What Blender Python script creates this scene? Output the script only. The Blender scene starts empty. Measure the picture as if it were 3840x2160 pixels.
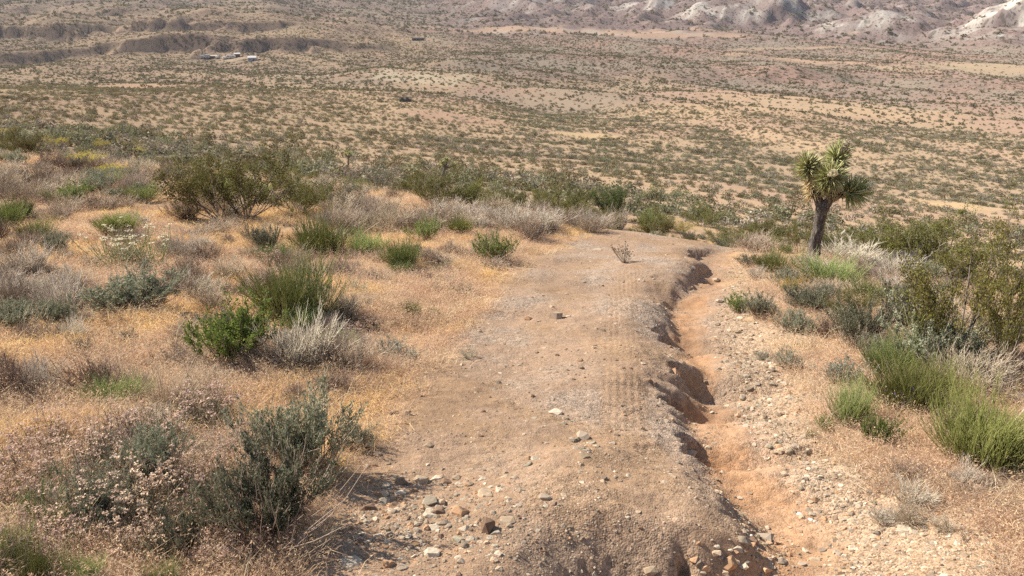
import bpy, bmesh, math, random
import numpy as np
from mathutils import Vector, Matrix

# ------------------------------------------------------------------ camera, sky, sun, exposure
SC = bpy.context.scene
COL = SC.collection
CAM_H, PITCH, FPX = 1.8, math.radians(20.0), 3325.0          # FPX: focal length in photo pixels (3840 wide)
cam_d = bpy.data.cameras.new("camera")
cam = bpy.data.objects.new("camera", cam_d); COL.objects.link(cam)
cam.location = (0, 0, CAM_H); cam.rotation_euler = (math.pi / 2 - PITCH, 0, 0)
cam_d.sensor_width = 36.0; cam_d.lens = 36.0 * FPX / 3840.0
cam_d.clip_start = 0.05; cam_d.clip_end = 30000
SC.camera = cam

SUN_EL, SUN_AZ = math.radians(40), math.radians(-64)         # azimuth measured from +Y towards +X
sdir = Vector((math.sin(SUN_AZ) * math.cos(SUN_EL), math.cos(SUN_AZ) * math.cos(SUN_EL), math.sin(SUN_EL)))
w = bpy.data.worlds.new("World"); SC.world = w; w.use_nodes = True
nt = w.node_tree
sky = nt.nodes.new("ShaderNodeTexSky"); sky.sky_type = 'NISHITA'; sky.sun_disc = False
sky.sun_elevation = SUN_EL; sky.sun_rotation = SUN_AZ; sky.air_density = 1.0; sky.dust_density = 1.5; sky.altitude = 900
nt.links.new(sky.outputs[0], nt.nodes["Background"].inputs[0]); nt.nodes["Background"].inputs[1].default_value = 0.078
sun_d = bpy.data.lights.new("sun", 'SUN'); sun_d.energy = 4.9; sun_d.angle = math.radians(0.53); sun_d.color = (1.0, 0.93, 0.83)
sun = bpy.data.objects.new("sun", sun_d); COL.objects.link(sun); sun.location = (0, 0, 60)
sun.rotation_euler = sdir.to_track_quat('Z', 'Y').to_euler()
vs = SC.view_settings
vs.view_transform = 'Standard'; vs.look = 'None'; vs.gamma = 1.0; vs.use_curve_mapping = False; vs.exposure = 1.0
SC.cycles.max_bounces = 5; SC.cycles.diffuse_bounces = 2; SC.cycles.transmission_bounces = 3; SC.cycles.volume_bounces = 0
SC.cycles.use_denoising = False
SC.cycles.sample_clamp_indirect = 4.0

HAZE = 0.00005
RNG = np.random.default_rng(7)
random.seed(7)

# ------------------------------------------------------------------ noise
_pr = np.random.default_rng(99); _PM = _pr.permutation(4096).astype(np.int32); _an = _pr.uniform(0, 2 * math.pi, 4096)
_GC = np.cos(_an); _GS = np.sin(_an)
def perlin(x, y, seed=0):
    x0 = np.floor(x); y0 = np.floor(y); fx = x - x0; fy = y - y0
    ix = x0.astype(np.int32) + seed * 57; iy = y0.astype(np.int32) + seed * 131
    u = fx * fx * fx * (fx * (fx * 6 - 15) + 10); v = fy * fy * fy * (fy * (fy * 6 - 15) + 10)
    pa = _PM[ix & 4095] + iy; pb = _PM[(ix + 1) & 4095] + iy
    i00 = _PM[pa & 4095]; i01 = _PM[(pa + 1) & 4095]; i10 = _PM[pb & 4095]; i11 = _PM[(pb + 1) & 4095]
    a = _GC[i00] * fx + _GS[i00] * fy; b = _GC[i10] * (fx - 1) + _GS[i10] * fy
    c = _GC[i01] * fx + _GS[i01] * (fy - 1); d = _GC[i11] * (fx - 1) + _GS[i11] * (fy - 1)
    a = a + (b - a) * u; c = c + (d - c) * u
    return 1.5 * (a + (c - a) * v)

def fbm(x, y, octv=4, seed=0, gain=0.5):
    s = 0; a = 1.0
    for i in range(octv):
        s = s + a * perlin(x, y, seed + i * 17); x = x * 2.03 + 3.1; y = y * 2.03 - 1.7; a *= gain
    return s

def sm(a, b, x):
    t = np.clip((x - a) / (b - a), 0, 1)
    return t * t * (3 - 2 * t)

# ------------------------------------------------------------------ terrain height (world metres, camera foot at 0,0,0)
AZK = np.array([-60, -30, -15, 0, 15, 30, 60.0])
RK = np.array([20, 40, 60, 90, 150, 220, 300, 400, 600, 850, 1300, 2000, 3000, 4500, 7000.0])
AT = np.array([   # degrees below the camera's horizon, per azimuth
    [24, 12.0, 9.6, 8.6, 7.7, 7.1, 6.7, 6.4, 5.9, 5.2, 3.5, 2.0, .6, -1, -2],
    [24, 12.0, 9.6, 8.6, 7.7, 7.1, 6.7, 6.4, 5.9, 5.2, 3.5, 2.0, .6, -1, -2],
    [23, 14.6, 12.6, 11.6, 10.3, 9.3, 8.4, 7.6, 6.3, 5.3, 3.6, 2.2, .8, -.8, -1.8],
    [23, 16.2, 14.7, 13.5, 12.0, 10.8, 9.6, 8.5, 6.8, 5.4, 3.7, 2.45, 1.1, -.5, -1.5],
    [24, 17.6, 15.8, 14.5, 12.7, 11.3, 9.9, 8.7, 7.1, 5.7, 3.9, 2.5, 1.15, -.5, -1.5],
    [26, 19.5, 17.2, 15.5, 13.4, 11.8, 10.2, 8.9, 7.3, 5.9, 4.0, 2.5, 1.2, -.5, -1.5],
    [26, 19.5, 17.2, 15.5, 13.4, 11.8, 10.2, 8.9, 7.3, 5.9, 4.0, 2.5, 1.2, -.5, -1.5]])
_lr = np.linspace(math.log(12), math.log(9000), 400); _az = np.linspace(-60, 60, 121)
_t1 = np.array([np.interp(_lr, np.log(RK), row) for row in AT])
_tab = np.array([[np.interp(a, AZK, _t1[:, j]) for j in range(400)] for a in _az])
def _box(t, n, ax):
    k = np.ones(n) / n
    return np.apply_along_axis(lambda v: np.convolve(np.pad(v, n // 2, mode='edge'), k, 'valid'), ax, t)
for _ in range(2): _tab = _box(_box(_tab, 15, 1), 11, 0)
RCK_A = np.array([-180, -110, -60, -30, -15.5, -7, 1.4, 10, 18, 30, 60, 110, 180.0])
RCK_R = np.array([90, 80, 47, 42, 33, 26, 21, 18.5, 17, 13, 11, 60, 90.0])

def base_h(x, y):
    r = np.hypot(x, y) + 1e-6; az = np.degrees(np.arctan2(x, y))
    fi = np.clip((np.log(np.maximum(r, 12.001)) - _lr[0]) / (_lr[1] - _lr[0]), 0, 398.999); ii = fi.astype(int); fi = fi - ii
    fa = np.clip(az + 60, 0, 119.999); ia = fa.astype(int); fa = fa - ia
    a = (_tab[ia, ii] * (1 - fi) + _tab[ia, ii + 1] * fi) * (1 - fa) + (_tab[ia + 1, ii] * (1 - fi) + _tab[ia + 1, ii + 1] * fi) * fa
    far = CAM_H - r * np.tan(np.radians(a))
    ye = np.where(y < 0, 300 * np.tanh(y / 300), y); xe = 80 * np.tanh(x / 80)
    near = -0.19 * ye - 0.06 * xe
    rc = np.interp(az, RCK_A, RCK_R); wd = 8 + 0.25 * rc
    t = sm(0, 1, (r - rc * 0.97) / wd) * (1 - sm(75, 115, np.abs(az)))
    return near * (1 - t) + far * t

def ridge_n(x, y):
    wx = 40 * perlin(x / 260, y / 260, 91); wy = 40 * perlin(x / 260, y / 260, 92)
    s = (0.90 * (x + wx) + 0.43 * (y + wy)); al = (0.43 * (x + wx) - 0.90 * (y + wy))
    n1 = fbm(s / 120, al / 430, 3, 5, 0.45)
    n2 = perlin(s / 42, al / 130, 33)
    return n1, n2

CAMF = (0, math.cos(PITCH), -math.sin(PITCH)); CAMU = (0, math.sin(PITCH), math.cos(PITCH))
def rays(px, py):
    px = np.asarray(px, float); py = np.asarray(py, float)
    dx = (px - 1920) / FPX; dy = (1080 - py) / FPX
    d = np.stack([dx, CAMF[1] + dy * CAMU[1], CAMF[2] + dy * CAMU[2]], -1)
    return d / np.linalg.norm(d, axis=-1, keepdims=True)

def cast(px, py, hf, r0=1.6, r1=6000, n=420):
    d = rays(np.atleast_1d(px), np.atleast_1d(py)); out = []
    ts = np.geomspace(r0, r1, n)
    for k in range(len(d)):
        p = d[k][None] * ts[:, None]; z = CAM_H + p[:, 2]
        below = np.nonzero(z < hf(p[:, 0], p[:, 1]))[0]
        i = below[0] if len(below) else n - 1
        lo, hi = ts[max(i - 1, 0)], ts[i]
        tt = np.linspace(lo, hi, 24); p = d[k][None] * tt[:, None]; z = CAM_H + p[:, 2] - hf(p[:, 0], p[:, 1])
        j = np.nonzero(z < 0)[0]; j = j[0] if len(j) else 23
        out.append((p[j, 0], p[j, 1], CAM_H + p[j, 2]))
    return np.array(out)

# gully and track lines, traced on the undisturbed slope and kept as functions of y
def line(pts):
    q = cast([p[0] for p in pts], [p[1] for p in pts], base_h); o = np.argsort(q[:, 1])
    return q[o, 1], q[o, 0]
GE_Y, GE_X = line([(2700, 905), (2660, 925), (2590, 938), (2610, 985), (2585, 1030), (2490, 1075), (2455, 1120), (2440, 1180), (2465, 1240), (2490, 1290),
                   (2475, 1330), (2530, 1370), (2515, 1420), (2470, 1490), (2490, 1540), (2500, 1600), (2560, 1690), (2640, 1780), (2740, 1890), (2790, 1980), (2700, 2080), (2640, 2160), (2600, 2400)])
GF_Y, GF_X = line([(2800, 900), (2700, 960), (2670, 1050), (2600, 1150), (2610, 1300), (2660, 1450), (2720, 1600), (2800, 1730), (2930, 1880), (2900, 2000), (2830, 2160), (2800, 2400)])
TL_Y, TL_X = line([(2280, 862), (2120, 920), (1990, 1000), (1880, 1100), (1780, 1200), (1700, 1300), (1560, 1450), (1430, 1600), (1330, 1750), (1220, 1900), (1180, 2020), (1080, 2160), (1000, 2400)])
TR_Y, TR_X = line([(2760, 905), (2730, 1000), (2760, 1100), (2800, 1250), (2850, 1400), (2960, 1550), (3080, 1700), (3220, 1850), (3500, 2000), (3700, 2160), (3800, 2400)])
def ex(Y, X, y): return np.interp(y, Y, X)
GP = [(2540, 945, .7, .12), (2600, 1015, .45, .13), (2470, 1245, .24, .17), (2520, 1395, .20, .16), (2490, 1475, .16, .15), (2510, 1630, .17, .18), (2450, 1110, .4, .05)]
GP = [(cast(a, b, base_h)[0][1], w_, d_) for a, b, w_, d_ in GP]
MX, MY = cast(2300, 1990, base_h)[0][:2]; MX0 = cast(1950, 2100, base_h)[0][0]
HUMPS = [(2300, 1850, 1660, .17), (1540, 1410, 1290, .125), (1295, 1205, 1085, .12), (1095, 1020, 940, .10)]
HUMPS = [(cast(2300, a, base_h)[0][1], cast(2300, b, base_h)[0][1], cast(2300, c, base_h)[0][1], d_) for a, b, c, d_ in HUMPS]
HOLES = [(2320, 2170, .10, .15, .30), (2190, 2150, .035, .08, .12), (2570, 2045, .035, .06, .09)]
HOLES = [(*cast(a, b, base_h)[0][:2], rx, ry, d) for a, b, rx, ry, d in HOLES]

def gully(x, y):
    """carved depth, plus masks: floor (red wash), wall"""
    jag = 0.055 * perlin(y * 2.1, y * 0 + 3.3, 41) + 0.055 * (2 * np.abs(perlin(y * 4.3, x * 1.5, 42)) - .5) + 0.035 * (2 * np.abs(perlin(y * 11, x * 5, 40)) - .5) + 0.02 * perlin(y * 23, x * 12, 43)
    soft = sm(4.9, 4.1, y)                                   # the last rounded mound slopes into the wash
    u = x - ex(GE_Y, GE_X, y) - jag * (1 + 0.03 * y) * (1 - .65 * soft) + .34 * soft
    fc = ex(GF_Y, GF_X, y) - ex(GE_Y, GE_X, y) + .34 * soft
    pk = np.zeros_like(y)
    for yy, ww_, dd_ in GP: pk = pk + dd_ * np.exp(-((y - yy) / ww_) ** 2)
    D = (0.085 + 0.03 * perlin(y * 0.9, y * 0 + 1.1, 44) + pk) * sm(19.0, 15.5, y) * sm(1.5, 2.6, y)
    D = D + 0.09 * soft * sm(1.5, 2.6, y)
    stp = np.clip(pk * 9 + 0.5 * perlin(y * 1.9 + 7, y * 0 + 8.8, 45), 0, 1) * (1 - soft)
    ww = 0.30 - 0.26 * stp + 0.32 * soft
    shoulder = 0.30 + 0.35 * soft
    drop = sm(0, 1, u / ww)
    rise = sm(0, 1, (u - fc * .8) / 1.3) * .9 + .1 * sm(0, 1, (u - fc * .5) / .5)
    z = -D * drop * (1 - rise) - (0.055 + 0.05 * soft) * sm(-shoulder, 0.05, u) * (1 - rise) * sm(19, 15, y)
    fl = sm(0.3, 1.0, drop) * sm(.30 + .16 * sm(6.5, 4.2, y), .07, np.abs(u - fc * (.84 + .12 * sm(6.5, 4.2, y)) + .09 * perlin(y * 1.8, x * 0 + 4.4, 46) + .05 * perlin(x * 7, y * 7, 47)) - .05 * soft) * sm(17.5, 13, y) * np.clip(.5 + .5 * sm(-.3, .2, perlin(y * .9, y * 0 + 9.3, 48)) + sm(7, 5, y), 0, 1)
    z = z + .012 * drop * (1 - rise) * fbm(x * 6, y * 6, 2, 49)
    return z, fl, u - .34 * soft, D * drop * (1 - rise)

def masks(x, y):
    tl = ex(TL_Y, TL_X, y) + 0.10 * perlin(y * 0.9, y * 0 + 5.5, 51) + 0.05 * perlin(x * 3, y * 3, 52)
    tr = ex(TR_Y, TR_X, y) + 0.12 * perlin(y * 0.8, y * 0 + 2.5, 53) + 0.06 * perlin(x * 3, y * 3, 54)
    e = 0.10 + 0.012 * y
    return sm(-e, e, x - tl) * sm(-e, e, tr - x) * sm(23, 19.5, y) * sm(-1, 0.2, y), tl, tr

def H(x, y):
    x = np.asarray(x, float); y = np.asarray(y, float)
    r = np.hypot(x, y); az = np.degrees(np.arctan2(x, y))
    z = base_h(x, y)
    # near relief
    nr = r < 70
    if np.any(nr):
        xn, yn = x[nr], y[nr]; rn = r[nr]
        g, fl, u, dd = gully(xn, yn)
        tm, tl, tr = masks(xn, yn)
        near = 0.05 * fbm(xn * 0.55, yn * 0.55, 3, 60) + 0.018 * fbm(xn * 2.3, yn * 2.3, 3, 61)
        off = sm(0.0, 1.6, tl - xn) + sm(0, 1.6, xn - tr)
        hump = 0.085 * off * (0.6 + 0.8 * perlin(xn * 0.9, yn * 0.9, 62)) + 0.05 * off * fbm(xn * 1.7, yn * 1.7, 2, 63)
        ph = yn * 2.75 + 0.5 * perlin(xn * 0.7, yn * 0.4, 64) + 0.25 * xn
        roll = tm * 0.018 * (np.sin(ph) + 0.45 * np.sin(2 * ph + 0.9)) * sm(19, 14, yn) * sm(2.6, 4.4, yn)
        wy = yn + 0.22 * perlin(xn * 1.1, yn * 0.5, 67) + 0.10 * (xn - 0.6)
        hpm = sm(0.25, 1.0, (xn - tl) / (1.4 + 0.02 * yn)) * (1 - sm(-.12, .45, u))
        for y0, y1, y2, am in HUMPS: roll = roll + am * hpm * sm(y0, y1, wy) * sm(y2, y1 + .15 * (y2 - y1), wy)
        grain = 0.006 * fbm(xn * 9, yn * 9, 2, 65)
        hl = np.zeros_like(xn)
        for hx, hy, rx, ry, d in HOLES:
            q = np.hypot((xn - hx) / rx, (yn - hy) / ry) * (1 + 0.25 * perlin(xn * 14, yn * 14, 66))
            hl -= d * sm(1.0, 0.62, q) + 0.25 * d * sm(2.4, 0.8, q)
        hl -= 0.24 * sm(MY + .12, MY - .5, yn) * sm(MX0 - .1, MX0 + .55, xn) * sm(1.7, 1.1, xn)
        k = sm(70, 45, rn)
        z = z.copy(); z[nr] += k * (near * 0.8 + hump + roll + grain + g + hl)
    fr = r > 40
    if np.any(fr):
        xf, yf, rf, af = x[fr], y[fr], r[fr], az[fr]
        n1, n2 = ridge_n(xf, yf)
        amp = sm(45, 300, rf) * np.minimum(0.0145 * rf, 6.5) * (1 - 0.4 * sm(1200, 1800, rf))
        zz = amp * n1 + 0.22 * amp * n2 + 0.25 * sm(60, 160, rf) * fbm(xf / 9, yf / 9, 2, 70)
        # two escarpments crossing the plain on the far left
        lf = sm(-6, -11, af + 2.0 * perlin(rf / 160, af / 6, 74))
        wob = 34 * fbm(xf / 130, yf / 130, 3, 72) + 13 * fbm(xf / 42, yf / 42, 3, 73, .6)
        s1 = sm(0, 30, rf + wob - 905 - 2.2 * (af + 20)); s2 = sm(0, 28, rf + 1.2 * wob - 1075 + 3.0 * (af + 20))
        zz = zz + lf * 15 * s1 * (.75 + .4 * perlin(xf / 85, yf / 85, 77)) + sm(-11, -15, af) * 14 * s2 * (0.55 + 0.6 * sm(-.35, .25, perlin(xf / 110, yf / 110, 75)))
        zz = zz + sm(850, 900, rf) * (1 - sm(1250, 1400, rf)) * lf * 3.2 * (1 - 2 * np.abs(perlin(xf / 26, yf / 26, 76))) * (4 * s1 * (1 - s1) + 4 * s2 * (1 - s2) + .25)
        # rounded bench with pale ledges, mid-distance
        bx, by = BENCH
        q = np.hypot((xf - bx) / 120, (yf - by) / 110)
        zz = zz + 6 * sm(1.15, 0.35, q)
        wb2 = 60 * fbm(xf / 150, yf / 150, 3, 78) + 14 * fbm(xf / 40, yf / 40, 2, 79)
        zz = zz + sm(-9, 0, af + 3 * perlin(xf / 200, yf / 200, 69)) * 9.5 * sm(0, 75, rf + wb2 - 640 - 3.0 * (af - 5)) * (1 - sm(760, 1060, rf)) * (.7 + .5 * perlin(xf / 120, yf / 120, 68))
        # far eroded hills
        hm = sm(1080, 1650, rf) * sm(-10, 4, af)
        rid = 1 - np.abs(fbm(xf / 300 + 3, yf / 300, 4, 80, 0.5)) * 1.5
        zz = zz + hm * (34 * (rid - 0.55) + 7 * (1 - np.abs(perlin(xf / 70, yf / 70, 82)) * 2))
        for hx, hy, rad, hh, fl_ in HILLS:
            dx, dy = xf - hx, yf - hy; q = np.hypot(dx, dy) / rad * (1 + .30 * fbm(xf / 75, yf / 75, 3, 87)); th = np.arctan2(dx, -dy)
            flute = 1 + 0.16 * fl_ * np.abs(perlin(th * 5.5, q * 0.8, 85)) * 2.2 + 0.05 * fl_ * perlin(th * 16, q * 1.5, 86)
            zz = zz + hh * sm(1.0, 0.12, q * flute)
        z = z.copy() if not np.any(nr) else z
        z[fr] += zz
    return z

def polar(px, r):
    a = math.atan2((px - 1920) / FPX, CAMF[1]); return r * math.sin(a), r * math.cos(a)
BENCH = polar(1720, 620)
HILLS = [(*polar(3830, 1420), 190, 62, 1.0), (*polar(2650, 1500), 150, 30, .6), (*polar(2880, 1520), 130, 22, .7), (*polar(3130, 1360), 110, 17, .7),
         (*polar(3240, 1330), 80, 15, .7), (*polar(3600, 1270), 90, 15, .7), (*polar(2420, 1650), 150, 24, .5), (*polar(2050, 1900), 220, 20, .3), (*polar(3250, 1750), 170, 30, .6)]

def at(px, py, r0=1.6):
    return Vector(cast(px, py, H, r0)[0])

# ------------------------------------------------------------------ materials
def mat(name, rough=0.9):
    m = bpy.data.materials.new(name); m.use_nodes = True
    m.node_tree.nodes.clear()
    return m, m.node_tree
def N(t, kind, **kw):
    n = t.nodes.new("ShaderNode" + kind)
    for k, v in kw.items():
        if k.startswith("i_"): n.inputs[k[2:].replace("_", " ")].default_value = v
        else: setattr(n, k, v)
    return n
def mixc(t, fac, a, b, mode='MIX'):
    n = t.nodes.new("ShaderNodeMix"); n.data_type = 'RGBA'; n.blend_type = mode
    for sock, v in ((n.inputs[0], fac), (n.inputs[6], a), (n.inputs[7], b)):
        if isinstance(v, (int, float)): sock.default_value = v
        elif isinstance(v, tuple): sock.default_value = (*v, 1)
        else: t.links.new(v, sock)
    return n.outputs[2]
def mathn(t, op, a, b=None):
    n = t.nodes.new("ShaderNodeMath"); n.operation = op
    for s, v in zip(n.inputs, (a, b)):
        if v is None: continue
        if isinstance(v, (int, float)): s.default_value = v
        else: t.links.new(v, s)
    return n.outputs[0]
def ramp(t, src, lo, hi):
    n = t.nodes.new("ShaderNodeMapRange"); t.links.new(src, n.inputs[0]); n.inputs[1].default_value = lo; n.inputs[2].default_value = hi
    return n.outputs[0]

def leaf_mat(name, c1, c2, trans=0.3, obj_var=0.25, rough=0.7):
    """leaf, stem and straw colours: two tones mixed by a per-leaf value, shifted a little per plant"""
    m, t = mat(name)
    at_ = N(t, "Attribute", attribute_name="v"); oi = N(t, "ObjectInfo")
    c = mixc(t, at_.outputs["Fac"], c1, c2)
    hs = N(t, "HueSaturation"); t.links.new(c, hs.inputs["Color"])
    t.links.new(mathn(t, 'ADD', mathn(t, 'MULTIPLY', oi.outputs["Random"], 2 * obj_var), 1 - obj_var), hs.inputs["Value"])
    t.links.new(mathn(t, 'ADD', mathn(t, 'MULTIPLY', oi.outputs["Random"], 0.03), 0.485), hs.inputs["Hue"])
    d = N(t, "BsdfDiffuse"); t.links.new(hs.outputs[0], d.inputs[0])
    o = N(t, "OutputMaterial")
    if trans > 0:
        tr = N(t, "BsdfTranslucent"); t.links.new(hs.outputs[0], tr.inputs[0])
        ms = N(t, "MixShader"); ms.inputs[0].default_value = trans
        t.links.new(d.outputs[0], ms.inputs[1]); t.links.new(tr.outputs[0], ms.inputs[2]); t.links.new(ms.outputs[0], o.inputs[0])
    else:
        t.links.new(d.outputs[0], o.inputs[0])
    return m

def ground_mat():
    m, t = mat("desert_soil")
    vc = N(t, "Attribute", attribute_name="Col"); mk = N(t, "Attribute", attribute_name="Msk")   # Msk: r = gravel, g = tread, b = far scrub
    sep = N(t, "SeparateColor"); t.links.new(mk.outputs["Color"], sep.inputs[0])
    geo = N(t, "NewGeometry"); pos = geo.outputs["Position"]
    # gravel: two sizes of stones as tone and relief
    v1 = N(t, "TexVoronoi", i_Scale=34.0); v2 = N(t, "TexVoronoi", i_Scale=95.0); n1 = N(t, "TexNoise", i_Scale=7.0, i_Detail=8.0, i_Roughness=0.65)
    n2 = N(t, "TexNoise", i_Scale=0.9, i_Detail=6.0); n3 = N(t, "TexNoise", i_Scale=160.0, i_Detail=3.0)
    for n in (v1, v2, n1, n2, n3): t.links.new(pos, n.inputs["Vector"])
    tone = mathn(t, 'ADD', mathn(t, 'MULTIPLY', n1.outputs[0], 0.5), mathn(t, 'MULTIPLY', n2.outputs[0], 0.35))
    tone = mathn(t, 'ADD', tone, 0.575)
    sp = N(t, "SeparateColor"); t.links.new(v1.outputs["Color"], sp.inputs[0]); sp2 = N(t, "SeparateColor"); t.links.new(v2.outputs["Color"], sp2.inputs[0])
    peb = mathn(t, 'ADD', mathn(t, 'MULTIPLY', sp.outputs[0], 0.45), mathn(t, 'MULTIPLY', sp2.outputs[1], 0.65))     # 0..1.1
    peb = mathn(t, 'ADD', mathn(t, 'MULTIPLY', mathn(t, 'SUBTRACT', peb, 0.55), sep.outputs[0]), 1.0)
    mul = mathn(t, 'MULTIPLY', tone, peb)
    comb = N(t, "CombineColor")
    for i in range(3): t.links.new(mul, comb.inputs[i])
    c = mixc(t, 1.0, vc.outputs["Color"], comb.outputs[0], 'MULTIPLY')
    # far scrub too small to model one by one: speckle of darker plants
    vf = N(t, "TexVoronoi", i_Scale=0.30); mp = N(t, "Mapping"); mp.inputs["Scale"].default_value = (1, 1, 0.0)
    t.links.new(pos, mp.inputs[0]); t.links.new(mp.outputs[0], vf.inputs["Vector"])
    vf2 = N(t, "TexVoronoi", i_Scale=0.12); t.links.new(mp.outputs[0], vf2.inputs["Vector"])
    dots = ramp(t, vf.outputs["Distance"], 0.42, 0.22)
    dots2 = ramp(t, vf2.outputs["Distance"], 0.40, 0.22)
    dsum = mathn(t, 'MINIMUM', mathn(t, 'ADD', dots, mathn(t, 'MULTIPLY', dots2, 0.8)), 1.0)
    scrub = mathn(t, 'MULTIPLY', dsum, sep.outputs[2])
    c = mixc(t, scrub, c, (0.075, 0.066, 0.045))
    # relief
    uv = N(t, "UVMap", uv_map="track"); su = N(t, "SeparateXYZ"); t.links.new(uv.outputs[0], su.inputs[0])
    lug = mathn(t, 'SINE', mathn(t, 'ADD', mathn(t, 'MULTIPLY', su.outputs[1], 190.0), mathn(t, 'MULTIPLY', mathn(t, 'ABSOLUTE', mathn(t, 'SINE', mathn(t, 'MULTIPLY', su.outputs[0], 30.0))), 3.0)))
    rib = mathn(t, 'SINE', mathn(t, 'MULTIPLY', su.outputs[0], 115.0))
    tread = mathn(t, 'MULTIPLY', mathn(t, 'ADD', mathn(t, 'MULTIPLY', lug, .6), mathn(t, 'MULTIPLY', rib, 1.2)), sep.outputs[1])
    hgt = mathn(t, 'ADD', mathn(t, 'MULTIPLY', v1.outputs["Distance"], -0.006), mathn(t, 'MULTIPLY', v2.outputs["Distance"], -0.006))
    hgt = mathn(t, 'MULTIPLY', hgt, mathn(t, 'ADD', mathn(t, 'MULTIPLY', sep.outputs[0], 0.9), 0.15))
    hgt = mathn(t, 'ADD', hgt, mathn(t, 'MULTIPLY', n3.outputs[0], 0.004))
    hgt = mathn(t, 'ADD', hgt, mathn(t, 'MULTIPLY', n1.outputs[0], 0.02))
    hgt = mathn(t, 'ADD', hgt, mathn(t, 'MULTIPLY', tread, 0.0010))
    bp = N(t, "Bump", i_Strength=1.0, i_Distance=1.0); t.links.new(hgt, bp.inputs["Height"])
    d = N(t, "BsdfDiffuse", i_Roughness=0.6); t.links.new(c, d.inputs[0]); t.links.new(bp.outputs[0], d.inputs["Normal"])
    o = N(t, "OutputMaterial"); t.links.new(d.outputs[0], o.inputs[0])
    return m

# ------------------------------------------------------------------ the ground sheet
def mix3(c, col, m):
    return c * (1 - m[:, None]) + np.array(col)[None] * m[:, None]

def zone(x, y, px, py, wpx, hpx, hf=None):
    """soft ellipse on the ground around the place a photo point falls on"""
    c = cast(px, py, H)[0]; r = math.hypot(c[0], c[1])
    s = wpx / FPX * r
    a = cast(px, py - hpx, H)[0]; l = min(max(abs(math.hypot(a[0], a[1]) - r), 0.2 * s), 0.9 * s)
    if hpx < 6: l = 7.0
    ux, uy = c[0] / r, c[1] / r
    dr = (x - c[0]) * ux + (y - c[1]) * uy; dt = (x - c[0]) * uy - (y - c[1]) * ux
    return np.hypot(dt / s, dr / l)

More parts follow.
